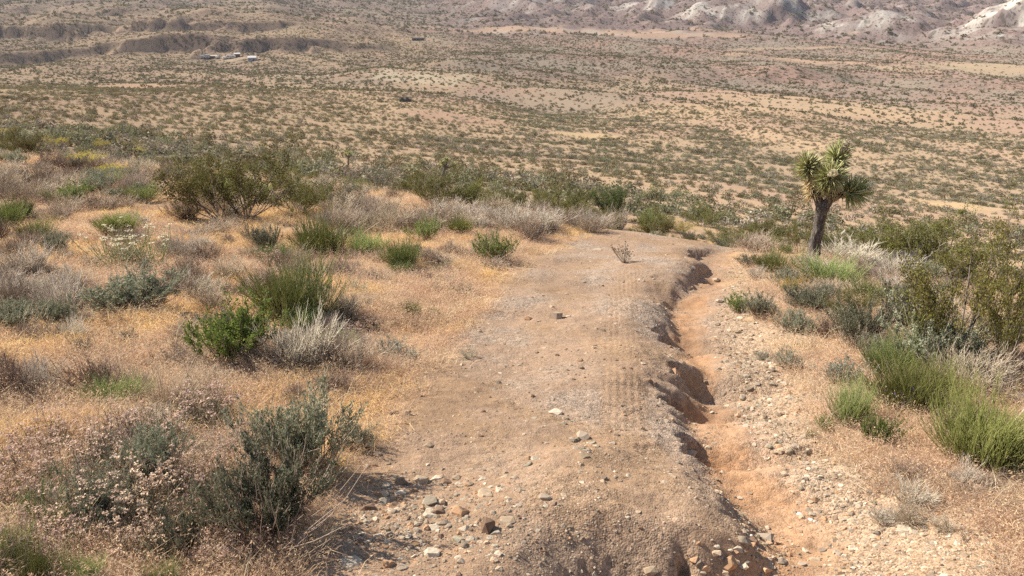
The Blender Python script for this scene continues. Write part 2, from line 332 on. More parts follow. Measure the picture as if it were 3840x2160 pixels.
def colours(x, y, z, slope):
    r = np.hypot(x, y); az = np.degrees(np.arctan2(x, y)); n = len(x)
    lo = fbm(x * 0.35, y * 0.35, 3, 101); hi = fbm(x * 2.1, y * 2.1, 3, 102); far1 = fbm(x / 70, y / 70, 4, 103); far2 = fbm(x / 260, y / 260, 4, 104)
    c = np.zeros((n, 3)) + np.array((0.46, 0.30, 0.175))
    c = mix3(c, (0.54, 0.335, 0.165), sm(0.1, 0.6, lo + 0.3 * hi) * 0.8)         # golden litter
    c = mix3(c, (0.45, 0.305, 0.19), sm(0.05, 0.6, -lo) * 0.8)                # pinkish litter
    msk = np.zeros((n, 3)); msk[:, 0] = 0.55
    near = r < 60
    tm, tl, tr = masks(x, y); g, fl, u, dd = gully(x, y)
    tm = tm * near; fl = fl * near
    c = mix3(c, (0.40, 0.272, 0.18), tm)
    grey = tm * sm(-0.25, 0.45, hi * 0.5 + 0.8 * perlin(x * 1.1, y * 0.7, 105))
    c = mix3(c, (0.425, 0.325, 0.24), grey * 0.85)
    red = tm * np.clip(sm(0.05, 0.5, perlin(x * 0.9, y * 0.5, 106) + 0.4 * hi) + .5 * sm(5.5, 3.2, y), 0, 1)
    c = mix3(c, (0.375, 0.24, 0.14), red * 0.75)
    bank = near * sm(0.12, 0.45, u - (ex(GF_Y, GF_X, y) - ex(GE_Y, GE_X, y))) * sm(1.2, 0.4, x - tr) * sm(19, 16, y)
    c = mix3(c, (0.43, 0.275, 0.16), near * sm(4.6, 3.0, y) * sm(.2, 1.2, x) * .55)
    c = mix3(c, (0.43, 0.315, 0.21), bank * 0.75 * (1 - .6 * sm(4.4, 3.2, y)))
    c = mix3(c, (0.47, 0.275, 0.15), fl * (0.75 + 0.25 * sm(-.3, .3, hi)))
    msk[:, 0] = np.clip(0.38 + 0.5 * grey + 0.6 * bank + 0.05 * tm - 0.35 * fl - 0.2 * red, 0, 1.3) * near + 0.3 * ~near
    uc = x - (np.interp(y, [2, 5, 8, 11, 14], [0.25, 0.72, 1.06, 1.5, 2.1]))                                       # wheel track beside the gully
    uc2 = x - (ex(TL_Y, TL_X, y) * 0.62 + ex(GE_Y, GE_X, y) * 0.38)
    tread = sm(0.19, 0.13, np.abs(uc)) * sm(4.2, 5.4, y) * sm(15, 10, y) * (.5 + .5 * sm(-.5, .4, perlin(x * 1.2, y * .8, 107) + .5 * hi)) * near
    msk[:, 1] = tread
    c = mix3(c, (0.38, 0.245, 0.145), np.clip(tread, 0, 1) * 0.55)
    # beyond the brow: sandy flats, rust and brown gravels
    t = sm(40, 75, r)[:, None]
    n1, n2 = ridge_n(x, y)
    f = np.zeros((n, 3)) + np.array((0.455, 0.318, 0.198))
    f = mix3(f, (0.40, 0.268, 0.182), sm(0.0, 0.5, far1) * 0.7)
    f = mix3(f, (0.48, 0.342, 0.208), sm(0.0, 0.5, -far1 + 0.2 * n1) * 0.6)
    f = mix3(f, (0.36, 0.265, 0.172), sm(0.05, -0.45, n1 + 0.3 * n2) * 0.7)
    rightness = sm(-13, -1, az + 9 * far2)
    brown = np.clip(sm(380, 600, r * (1 + 0.3 * far2)) * (0.25 + 0.75 * rightness), 0, 1)
    f = mix3(f, (0.275, 0.20, 0.16), brown * 0.85)
    f = mix3(f, (0.36, 0.235, 0.175), brown * sm(0.05, 0.5, far1 + 0.3 * far2) * 0.75)
    f = mix3(f, (0.30, 0.26, 0.19), brown * sm(0.1, 0.5, -far1) * 0.5)
    hills = sm(1050, 1350, r) * sm(-10, 2, az)
    f = mix3(f, (0.255, 0.186, 0.168), hills * 0.8)
    f = mix3(f, (0.27, 0.23, 0.20), sm(1000, 1700, r) * (1 - rightness) * 0.35)
    f = mix3(f, (0.17, 0.125, 0.095), sm(0.14, 0.36, slope) * sm(800, 900, r) * sm(-4, -10, az) * 0.8)      # brown escarpment rock, with the shade of its steep faces put into the colour
    # pale strips and fields
    dirt = 0.32 * fbm(x / 30, y / 30, 3, 110)
    for px, py, wp, hp, col, k in ((2140, 118, 560, 14, (0.42, 0.29, 0.20), 1.0), (2520, 132, 300, 9, (0.42, 0.29, 0.20), .9), (3020, 226, 190, 11, (0.42, 0.285, 0.19), .9), (3720, 252, 260, 18, (0.40, 0.30, 0.19), .8),
                                   (3050, 180, 320, 5, (0.40, 0.29, 0.19), .7), (1680, 435, 230, 22, (0.44, 0.285, 0.19), .8), (420, 330, 250, 22, (0.47, 0.31, 0.19), .7),
                                   (2200, 510, 160, 20, (0.53, 0.38, 0.21), .8), (3560, 770, 180, 30, (0.52, 0.36, 0.19), .8), (3700, 955, 45, 25, (0.52, 0.36, 0.2), .9),
                                   (265, 292, 26, 12, (0.54, 0.43, 0.29), 1), (250, 255, 12, 14, (0.5, .4, .27), .8),
                                   (860, 228, 60, 4, (0.48, 0.37, 0.24), .8)):
        q = zone(x, y, px, py, wp, hp) * (1 + dirt * 2)
        mm = sm(1.35, 0.6, q) * k
        f = mix3(f, col, mm); msk[:, 2] = msk[:, 2] * (1 - mm)
        BARE.append((px, py, wp, hp))
    # pale yellow ledges of the bench
    bx, by = BENCH
    q = np.hypot((x - bx) / 120, (y - by) / 110); facing = sm(-20, 10, by - y)
    led = sm(0.35, 0.8, np.sin(z * 1.9 + 0.8 * perlin(x / 30, y / 30, 111)) + 0.5 * fbm(x / 14, y / 14, 2, 112)) * sm(1.2, 0.9, q) * sm(-60, 40, bx + 20 - x) * facing
    f = mix3(f, (0.52, 0.43, 0.29), led * 0.6)
    # white badland faces
    wn = fbm(x / 45, y / 45, 4, 113)
    white = np.zeros(n)
    for k, (hx, hy, rad, hh, fl_) in enumerate(HILLS):
        dx, dy = x - hx, y - hy; q = np.hypot(dx, dy) / rad * (1 + .30 * fbm(x / 75, y / 75, 3, 87)); th = np.degrees(np.arctan2(dx, -dy))
        w_ = sm(0.16, 0.24, q + 0.05 * wn) * sm(0.78, 0.5, q + 0.2 * wn) * sm(100, 55, np.abs(th + 40)) * (.35 + .65 * sm(-.15, .15, perlin(th / 9, q * 1.2, 88) + .5 * perlin(th / 3.5, q * 2, 89)))
        white = np.maximum(white, w_ * (1.0 if k == 0 else sm(-0.35, 0.25, wn) * 0.85))
        if k == 0: f = mix3(f, (0.45, 0.27, 0.19), sm(0.10, 0.16, q) * sm(0.30, 0.22, q + 0.06 * wn) * 0.9)
    f = mix3(f, (0.60, 0.55, 0.46), white)
    f = mix3(f, (0.42, 0.38, 0.32), hills * sm(0.42, 0.7, wn + 0.6 * fbm(x / 160, y / 160, 3, 114)) * 0.6)
    msk[:, 2] = sm(560, 800, r) * (1 - 0.7 * white) * np.clip(0.62 + 0.5 * far1, 0.15, 0.95)
    for px, py, wp, hp in BARE:
        msk[:, 2] *= 1 - 0.92 * sm(1.1, 0.8, zone(x, y, px, py, wp, hp) * (1 + dirt * 2))
    c = c * (1 - t) + f * t
    return c, msk, tm, fl

BARE = []
def build_ground():
    phi = np.concatenate([np.linspace(-180, -46, 34)[:-1], np.linspace(-46, 46, 574), np.linspace(46, 180, 34)[1:-1]]) * math.pi / 180
    rs = [0.6]
    while rs[-1] < 8000:
        r = rs[-1]; dr = 0.05 if r < 1.9 else max(0.012, min(0.0009 * r * r, 0.0062 * r if r < 60 else 0.0082 * r))
        rs.append(r + dr)
    rs = np.array(rs); A, R = len(phi), len(rs)
    P, Q = np.meshgrid(phi, rs)
    x = (Q * np.sin(P)).ravel(); y = (Q * np.cos(P)).ravel()
    z = H(x, y)
    Z = z.reshape(R, A)
    dzr = np.abs(np.gradient(Z, axis=0) / np.gradient(rs)[:, None]).ravel()
    col, msk, tm, fl = colours(x, y, z, dzr)
    # centre vertex closes the sheet under the camera
    i0 = np.arange((R - 1) * A).reshape(R - 1, A); j = np.roll(np.arange(A), -1)
    f = np.stack([i0, i0 + A, i0[:, j] + A, i0[:, j]], -1).reshape(-1, 4)
    fx = x[f].mean(1); fy = y[f].mean(1); fr = np.hypot(fx, fy)
    tmf = tm[f].mean(1); flf = fl[f].mean(1)
    g_id = np.zeros(len(f), int); g_id[tmf > 0.5] = 1; g_id[(flf > 0.4)] = 2
    faz = np.degrees(np.arctan2(fx, fy)); g_id[(fr > 1120) & (np.abs(faz - 25) < 30)] = 3; g_id[fr > 1600] = 3
    gm = ground_mat()
    uvx = x - (0.62 + 0.115 * y); uvy = y
    co = np.stack([x, y, z], -1)
    for k, nm in enumerate(("desert_ground", "dirt_track", "gully_floor", "hills")):
        fk = f[g_id == k]; used, inv = np.unique(fk, return_inverse=True); inv = inv.reshape(-1, 4)
        cv = co[used]; extra = None
        if k == 0:
            cv = np.vstack([cv, [[0, 0, float(H(np.array([0.]), np.array([0.]))[0])]]]); ring = np.searchsorted(used, np.arange(A)); extra = (ring, len(used))
        me = bpy.data.meshes.new(nm)
        nf = len(inv); loops = inv.ravel(); starts = np.arange(nf) * 4; tot = np.full(nf, 4)
        if extra is not None:
            ring, ci = extra; tri = np.stack([np.full(A, ci), ring, np.roll(ring, -1)], -1)
            starts = np.concatenate([starts, len(loops) + np.arange(A) * 3]); loops = np.concatenate([loops, tri.ravel()]); tot = np.concatenate([tot, np.full(A, 3)])
        me.vertices.add(len(cv)); me.vertices.foreach_set("co", cv.astype(np.float32).ravel())
        me.loops.add(len(loops)); me.loops.foreach_set("vertex_index", loops.astype(np.int32))
        me.polygons.add(len(starts)); me.polygons.foreach_set("loop_start", starts.astype(np.int32)); me.polygons.foreach_set("loop_total", tot.astype(np.int32))
        me.polygons.foreach_set("use_smooth", np.ones(len(starts), bool))
        me.update(calc_edges=True)
        pad = 1 if extra is not None else 0
        for an, arr in (("Col", col), ("Msk", msk)):
            a4 = np.ones((len(cv), 4), np.float32); a4[:len(used), :3] = arr[used]
            ca = me.color_attributes.new(an, 'FLOAT_COLOR', 'POINT'); ca.data.foreach_set("color", a4.ravel())
        uvl = me.uv_layers.new(name="track"); ux = np.append(uvx[used], [0] * pad); uy = np.append(uvy[used], [0] * pad)
        uvl.data.foreach_set("uv", np.stack([ux[loops], uy[loops]], -1).astype(np.float32).ravel())
        me.flip_normals() if me.polygons[0].normal.z < 0 else None
        me.materials.append(gm)
        o = bpy.data.objects.new(nm, me); COL.objects.link(o)
        o["kind"] = "structure"
        o["label"] = ("sandy desert slope and plain covered in dry litter", "eroded gravelly dirt track running down the slope", "reddish sandy floor of the washed-out gully", "purple-brown desert hills with pale eroded faces")[k]
build_ground()

# ------------------------------------------------------------------ mesh collector for plants
class MB:
    def __init__(s): s.v = []; s.f = []; s.a = []; s.m = []; s.n = 0
    def add(s, v, f, a, m=0):
        s.v.append(np.asarray(v, np.float32)); s.f.append(np.asarray(f, np.int32) + s.n); s.a.append(np.asarray(a, np.float32)); s.m.append(np.full(len(f), m, np.int32)); s.n += len(v)
    def mesh(s, name, mats, smooth=False):
        v = np.concatenate(s.v); f = np.concatenate(s.f); a = np.concatenate(s.a); mi = np.concatenate(s.m)
        me = bpy.data.meshes.new(name)
        me.vertices.add(len(v)); me.vertices.foreach_set("co", v.ravel())
        me.loops.add(f.size); me.loops.foreach_set("vertex_index", f.ravel())
        me.polygons.add(len(f)); me.polygons.foreach_set("loop_start", np.arange(len(f), dtype=np.int32) * 3); me.polygons.foreach_set("loop_total", np.full(len(f), 3, np.int32))
        me.polygons.foreach_set("material_index", mi)
        if smooth: me.polygons.foreach_set("use_smooth", np.ones(len(f), bool))
        me.update(calc_edges=True)
        at_ = me.attributes.new("v", 'FLOAT', 'POINT'); at_.data.foreach_set("value", a)
        for m in mats: me.materials.append(m)
        return me

def unit(v): return v / (np.linalg.norm(v, axis=-1, keepdims=True) + 1e-9)
def rnd_dir(rng, n): return unit(rng.normal(size=(n, 3)))

def tubes(mb, P, R, val, m=0, sides=3):
    """P (n,k,3) polylines, R (n,k) radii -> thin prisms"""
    n, k, _ = P.shape
    T = unit(np.gradient(P, axis=1))
    ref = np.where(np.abs(T[..., 2:3]) > 0.8, np.array([1., 0, 0]), np.array([0, 0, 1.]))
    A = unit(np.cross(T, ref)); B = np.cross(T, A)
    ang = np.arange(sides) * 2 * math.pi / sides
    V = P[:, :, None] + R[:, :, None, None] * (A[:, :, None] * np.cos(ang)[:, None] + B[:, :, None] * np.sin(ang)[:, None])
    idx = np.arange(n * k * sides).reshape(n, k, sides)
    a = idx[:, :-1]; b = idx[:, 1:]; a2 = np.roll(a, -1, 2); b2 = np.roll(b, -1, 2)
    f = np.concatenate([np.stack([a, a2, b], -1).reshape(-1, 3), np.stack([b, a2, b2], -1).reshape(-1, 3)])
    mb.add(V.reshape(-1, 3), f, np.repeat(val, k * sides), m)

def leaves(mb, C, D, L, W, val, m=0, rng=None):
    """diamond leaves, each folded a little along its rib"""
    n = len(C); S = unit(np.cross(D, rnd_dir(rng, n))); Nn = np.cross(D, S)
    L = np.broadcast_to(L, n)[:, None]; W = np.broadcast_to(W, n)[:, None]
    v = np.stack([C - D * L * .5, C + S * W * .5 + Nn * W * .2, C + D * L * .5, C - S * W * .5 + Nn * W * .2], 1).reshape(-1, 3)
    i = np.arange(n)[:, None] * 4
    f = np.concatenate([i + [[0, 1, 2]], i + [[0, 2, 3]]])
    mb.add(v, f, np.repeat(val, 4), m)

def blades(mb, B, D, L, W, droop, val, m=0, rng=None):
    """grass blades: two-segment strips that arch over"""
    n = len(B); S = unit(np.cross(D, rnd_dir(rng, n))); L = np.broadcast_to(L, n)[:, None]; W = np.broadcast_to(W, n)[:, None]
    hz = D.copy(); hz[:, 2] = 0; hz = unit(hz)
    M = B + D * L * .55; E = M + unit(D + hz * droop - np.array([0, 0, .6 * droop])) * L * .45
    v = np.stack([B - S * W * .5, B + S * W * .5, M - S * W * .4, M + S * W * .4, E], 1).reshape(-1, 3)
    i = np.arange(n)[:, None] * 5
    f = np.concatenate([i + [[0, 1, 3]], i + [[0, 3, 2]], i + [[2, 3, 4]]])
    mb.add(v, f, np.repeat(val, 5), m)

def fan(rng, n, h, tilt, base_r, k=5, wander=0.06, up=0.35, lvar=0.35, flat=0.5):
    """stems leaving a root crown, tilted up to `tilt` (rad), bending back upwards"""
    az = rng.uniform(0, 2 * math.pi, n); ti = tilt * np.sqrt(rng.uniform(0.0, 1, n)); L = h * (1 - lvar * rng.uniform(0, 1, n)) / (0.35 + 0.65 * np.cos(ti) ** flat)
    ph = rng.uniform(0, 6.28, 3); L = L * (0.88 + .20 * np.sin(2 * az + ph[0]) + .15 * np.sin(3 * az + ph[1]) + .10 * np.sin(5 * az + ph[2]))
    t = np.linspace(0, 1, k)
    tt = ti[:, None] * (1.12 - up * t[None]) + rng.normal(0, wander, (n, k)); aa = az[:, None] + np.cumsum(rng.normal(0, wander, (n, k)), 1)
    st = np.stack([np.sin(tt) * np.cos(aa), np.sin(tt) * np.sin(aa), np.cos(tt)], -1) * (L / (k - 1))[:, None, None]
    st[:, 0] = 0
    lc = rng.normal(0, base_r * .9, (6, 2))[rng.integers(0, 6, n)]; br = base_r * .5 * np.sqrt(rng.uniform(0, 1, n)); base = np.stack([br * np.cos(az) + lc[:, 0], br * np.sin(az) + lc[:, 1], np.full(n, -0.02)], -1)
    return base[:, None] + np.cumsum(st, 1)

def sample(rng, P, n, t0=0.3, t1=1.0, pw=1.0):
    N_, k, _ = P.shape; i = rng.integers(0, N_, n); t = (t0 + (t1 - t0) * rng.uniform(0, 1, n) ** pw) * (k - 1.001)
    j = t.astype(int); f = (t - j)[:, None]
    return P[i, j] * (1 - f) + P[i, j + 1] * f, unit(P[i, j + 1] - P[i, j])

def twigs(rng, P, n, L, side, t0=.3, k=3, pw=.8, rise=0.25):
    B, T = sample(rng, P, n, t0, 1, pw)
    D = unit(T + side * rnd_dir(rng, n) + np.array([0, 0, rise])); D2 = unit(D + 0.35 * rnd_dir(rng, n))
    l = L * rng.uniform(.5, 1.1, n)[:, None]
    pts = [B, B + D * l * .5, B + D * l * .5 + D2 * l * .5][:k]
    return np.stack(pts, 1)

# ------------------------------------------------------------------ plant colours
MT = {}
def LM(key, *a, **k): MT[key] = leaf_mat(key, *a, **k)
LM("bark_grey", (0.24, 0.195, 0.155), (0.40, 0.335, 0.27), 0.0)
LM("bark_dark", (0.12, 0.095, 0.075), (0.27, 0.225, 0.185), 0.0)
LM("leaf_olive", (0.11, 0.115, 0.030), (0.23, 0.215, 0.065), 0.3)
LM("leaf_olive_gold", (0.12, 0.115, 0.030), (0.26, 0.22, 0.06), 0.3)
LM("leaf_deep", (0.060, 0.085, 0.026), (0.13, 0.15, 0.048), 0.25)
LM("stem_green", (0.24, 0.285, 0.095), (0.44, 0.455, 0.19), 0.25)
LM("stem_lime", (0.26, 0.295, 0.075), (0.45, 0.455, 0.17), 0.3)
LM("leaf_bright", (0.12, 0.185, 0.04), (0.27, 0.335, 0.085), 0.35)
LM("leaf_sage", (0.165, 0.185, 0.115), (0.35, 0.35, 0.235), 0.25)
LM("leaf_sage_dark", (0.09, 0.105, 0.062), (0.22, 0.225, 0.145), 0.25)
LM("leaf_blue", (0.23, 0.255, 0.19), (0.40, 0.42, 0.32), 0.25)
LM("twig_grey", (0.36, 0.28, 0.205), (0.60, 0.485, 0.365), 0.0)
LM("twig_pale", (0.46, 0.39, 0.31), (0.74, 0.64, 0.51), 0.1)
LM("twig_brown", (0.22, 0.155, 0.115), (0.40, 0.295, 0.225), 0.0)
LM("straw_gold", (0.61, 0.40, 0.18), (0.86, 0.63, 0.34), 0.45)
LM("straw_pink", (0.57, 0.38, 0.24), (0.82, 0.59, 0.40), 0.45)
LM("straw_pale", (0.56, 0.44, 0.28), (0.80, 0.66, 0.46), 0.35)
LM("straw_grey", (0.46, 0.355, 0.25), (0.68, 0.54, 0.40), 0.4)
LM("flower_pink", (0.50, 0.34, 0.25), (0.74, 0.55, 0.42), 0.25)
LM("flower_cream", (0.60, 0.52, 0.36), (0.80, 0.74, 0.56), 0.3)
LM("flower_yellow", (0.46, 0.36, 0.04), (0.66, 0.53, 0.10), 0.3)
LM("flower_violet", (0.10, 0.07, 0.22), (0.20, 0.14, 0.36), 0.3)
LM("joshua_leaf", (0.30, 0.335, 0.12), (0.70, 0.67, 0.36), 0.25, 0.10)
LM("joshua_dead", (0.46, 0.33, 0.17), (0.78, 0.60, 0.36), 0.1, 0.1)

# ------------------------------------------------------------------ plant kinds: each returns [(part name, mesh)], built at life size
def plant_parts(name, parts):
    return [(pn, mb.mesh(name + "_" + pn, [MT[m]])) for pn, mb, m in parts]

def creosote(seed, leaf="leaf_olive", bark="bark_grey", n=26, nt=480, nl=13000, h=1.25, tilt=0.95, ls=0.034, dens=1.0):
    rng = np.random.default_rng(seed); st = MB(); fo = MB()
    P = fan(rng, n, h, tilt, 0.14, 6, 0.11, 0.35, 0.3)
    tubes(st, P, np.linspace(0.014, 0.005, 6)[None] * rng.uniform(.6, 1.2, (n, 1)), rng.uniform(0, 1, n))
    T = twigs(rng, P, nt, h * .30, .75, .32)
    tubes(st, T, np.broadcast_to(np.array([.004, .003, .0015]), (nt, 3)), rng.uniform(0, 1, nt))
    keep = T[rng.uniform(0, 1, nt) < dens]
    C, D = sample(rng, keep, nl, .15, 1, .7); C = C + rng.normal(0, 0.032, C.shape)
    leaves(fo, C, unit(D * .4 + rnd_dir(rng, nl)), ls * rng.uniform(.6, 1.4, nl), ls * .6 * rng.uniform(.7, 1.2, nl), rng.uniform(0, 1, nl), 0, rng)
    return plant_parts("creosote", (("stems", st, bark), ("foliage", fo, leaf)))

def broom(seed, m="stem_green", n=520, nt=1000, h=0.6, tilt=1.1, wd=0.0034, base=.12, dry=True):
    """jointfir: a dense dome of thin leafless green stems"""
    rng = np.random.default_rng(seed); fo = MB(); st = MB()
    P = fan(rng, n, h, tilt, base, 4, 0.13, 0.45, 0.45)
    tubes(fo, P, np.array([1.1, 1, .8, .35])[None] * wd * rng.uniform(.7, 1.3, (n, 1)), np.clip(rng.normal(.5, .28, n), 0, 1))
    T = twigs(rng, P, nt, h * .36, .32, .35, 3, .9, .35)
    tubes(fo, T, np.broadcast_to(np.array([.8, .7, .3]) * wd, (nt, 3)), np.clip(rng.normal(.55, .28, nt), 0, 1))
    k = n // 6 if dry else 8
    Q = fan(rng, k, h * .85, tilt * 1.1, base, 4, 0.18, .3, .5)
    tubes(st, Q, np.array([1.3, 1.1, .9, .4])[None] * wd * np.ones((k, 1)), rng.uniform(0, 1, k))
    return plant_parts("jointfir", (("green_stems", fo, m), ("dead_stems", st, "twig_grey")))

def leafy(seed, leaf, bark="twig_grey", n=70, nt=320, nl=8000, h=0.55, tilt=0.9, ls=0.024, lw=.4, side=.55, upr=.5, dead=60, t0=.3):
    rng = np.random.default_rng(seed); st = MB(); fo = MB()
    P = fan(rng, n, h, tilt, 0.09, 5, 0.12, 0.4, 0.45)
    tubes(st, P, np.linspace(.006, .002, 5)[None] * rng.uniform(.6, 1.2, (n, 1)), rng.uniform(0, 1, n))
    T = twigs(rng, P, nt, h * .32, side, t0, 3, .8, upr)
    tubes(st, T, np.broadcast_to(np.array([.0026, .002, .001]), (nt, 3)), rng.uniform(0, 1, nt))
    C, D = sample(rng, T, nl, .1, 1, .8); C = C + rng.normal(0, ls * .4, C.shape)
    leaves(fo, C, unit(D + .8 * rnd_dir(rng, nl)), ls * rng.uniform(.6, 1.4, nl), ls * lw * rng.uniform(.7, 1.3, nl), rng.uniform(0, 1, nl), 0, rng)
    if dead:
        Q = fan(rng, dead, h * 1.08, tilt * 1.1, .09, 4, .15, .3, .5)
        tubes(st, Q, np.array([.0022, .002, .0017, .001])[None] * np.ones((dead, 1)), rng.uniform(.5, 1, dead))
    return plant_parts("shrub", (("stems", st, bark), ("foliage", fo, leaf)))

def dry_shrub(seed, m="twig_grey", n=120, nt=1500, h=0.5, tilt=1.15, wd=.0026, side=.7, wander=.2, leaf=None, nl=500):
    rng = np.random.default_rng(seed); st = MB(); tw = MB()
    P = fan(rng, n, h, tilt, .1, 5, wander, .3, .45)
    tubes(st, P, np.linspace(1.7, .7, 5)[None] * wd * rng.uniform(.6, 1.3, (n, 1)), rng.uniform(0, 1, n))
    T = twigs(rng, P, nt, h * .3, side, .2, 3, .8, .25)
    tubes(tw, T, np.broadcast_to(np.array([.9, .75, .35]) * wd, (nt, 3)), rng.uniform(0, 1, nt))
    out = [("stems", st, m), ("twigs", tw, m)]
    if leaf:
        fo = MB(); C, D = sample(rng, T, nl, .3, 1); leaves(fo, C, unit(D + .6 * rnd_dir(rng, nl)), .02 * rng.uniform(.5, 1.3, nl), .009, rng.uniform(0, 1, nl), 0, rng); out.append(("foliage", fo, leaf))
    return plant_parts("dry_shrub", out)

def buckwheat(seed, n=70, h=.42, heads=80, flower="flower_pink", stem="twig_brown", leaf="leaf_sage_dark", nl=3600, tilt=.8, fs=.0125):
    rng = np.random.default_rng(seed); st = MB(); fl = MB(); fo = MB()
    P = fan(rng, n, h, tilt, .14, 5, .1, .55, .35)
    tubes(st, P, np.linspace(.003, .0015, 5)[None] * rng.uniform(.7, 1.2, (n, 1)), rng.uniform(0, 1, n))
    T = twigs(rng, P, heads, h * .24, .45, .7, 3, .6, .8)
    tubes(st, T, np.broadcast_to(np.array([.0016, .0013, .001]), (heads, 3)), rng.uniform(0, 1, heads))
    k = 7; C = np.repeat(T[:, -1], k, 0) + rng.normal(0, 1, (heads * k, 3)) * np.array([fs, fs, fs * .3])
    D = rnd_dir(rng, heads * k); D[:, 2] *= .35; D = unit(D)
    leaves(fl, C, D, fs * 1.5 * rng.uniform(.7, 1.3, heads * k), fs * 1.2, np.repeat(rng.uniform(0, 1, heads), k), 0, rng)
    C, D = sample(rng, P, nl, .05, .72); C = C + rng.normal(0, .022, C.shape)
    leaves(fo, C, unit(D + .7 * rnd_dir(rng, nl)), .022 * rng.uniform(.6, 1.3, nl), .007, rng.uniform(0, 1, nl), 0, rng)
    return plant_parts("buckwheat", (("stems", st, stem), ("foliage", fo, leaf), ("flower_heads", fl, flower)))

def straw_clump(seed, m="straw_pale", n=420, h=.5, tilt=.9, w=.0045, lean=0.0):
    rng = np.random.default_rng(seed); a = MB(); b = MB()
    P = fan(rng, n, h, tilt, .07, 4, .1, -.25, .4); 
    t = np.linspace(0, 1, 4); P[:, :, 0] += lean * h * t[None] ** 1.5
    tubes(a, P, np.array([1, .9, .7, .3])[None] * w * .5 * np.ones((n, 1)), rng.uniform(0, 1, n))
    B = np.stack([rng.normal(0, .05, n), rng.normal(0, .05, n), np.full(n, -.01)], -1); D = rnd_dir(rng, n); D[:, 2] = np.abs(D[:, 2]) + .35; D = unit(D)
    blades(b, B, D, h * .5 * rng.uniform(.4, 1, n), w, .7, rng.uniform(0, 1, n), 0, rng)
    return plant_parts("straw", (("stalks", a, m), ("blades", b, m)))

def sprig(seed, leaf="leaf_blue", n=26, h=.2, nl=500, ls=.02, tilt=.9):
    rng = np.random.default_rng(seed); st = MB(); fo = MB()
    P = fan(rng, n, h, tilt, .03, 4, .1, .5, .4); tubes(st, P, np.linspace(.003, .0015, 4)[None] * np.ones((n, 1)), rng.uniform(0, 1, n))
    C, D = sample(rng, P, nl, .1, 1); C = C + rng.normal(0, .01, C.shape)
    leaves(fo, C, unit(D + .7 * rnd_dir(rng, nl)), ls * rng.uniform(.7, 1.3, nl), ls * .35, rng.uniform(0, 1, nl), 0, rng)
    return plant_parts("sprig", (("stems", st, "twig_grey"), ("foliage", fo, leaf)))

def seed_twig(seed):
    """bare candelabra twig plant with dark seed heads"""
    rng = np.random.default_rng(seed); st = MB(); fl = MB()
    P = fan(rng, 34, .3, .75, .02, 4, .12, .2, .3); tubes(st, P, np.linspace(.005, .003, 4)[None] * np.ones((34, 1)), rng.uniform(0, 1, 34))
    T = twigs(rng, P, 80, .08, .5, .6); tubes(st, T, np.broadcast_to(np.array([.003, .0026, .002]), (80, 3)), rng.uniform(0, 1, 80))
    C = np.repeat(T[:, -1], 5, 0) + rng.normal(0, .007, (400, 3)); leaves(fl, C, rnd_dir(rng, 400), .022, .018, rng.uniform(0, 1, 400), 0, rng)
    return plant_parts("seed_twig", (("stems", st, "twig_pale"), ("seed_heads", fl, "twig_brown")))

def rabbit(seed, cover=1.0):
    rng = np.random.default_rng(seed)
    p = leafy(seed, "leaf_sage", n=70, nt=340, nl=2600, h=.55, tilt=.95, dead=10)
    fl = MB(); P = fan(rng, 200, .56, 1.0, .09, 4, .1, .4, .3); C = np.repeat(P[:, -1], 9, 0) + rng.normal(0, .025, (1800, 3))
    leaves(fl, C, rnd_dir(rng, 1800), .022, .016, rng.uniform(0, 1, 1800), 0, rng)
    return p + plant_parts("rabbitbrush", (("flower_heads", fl, "flower_yellow"),))

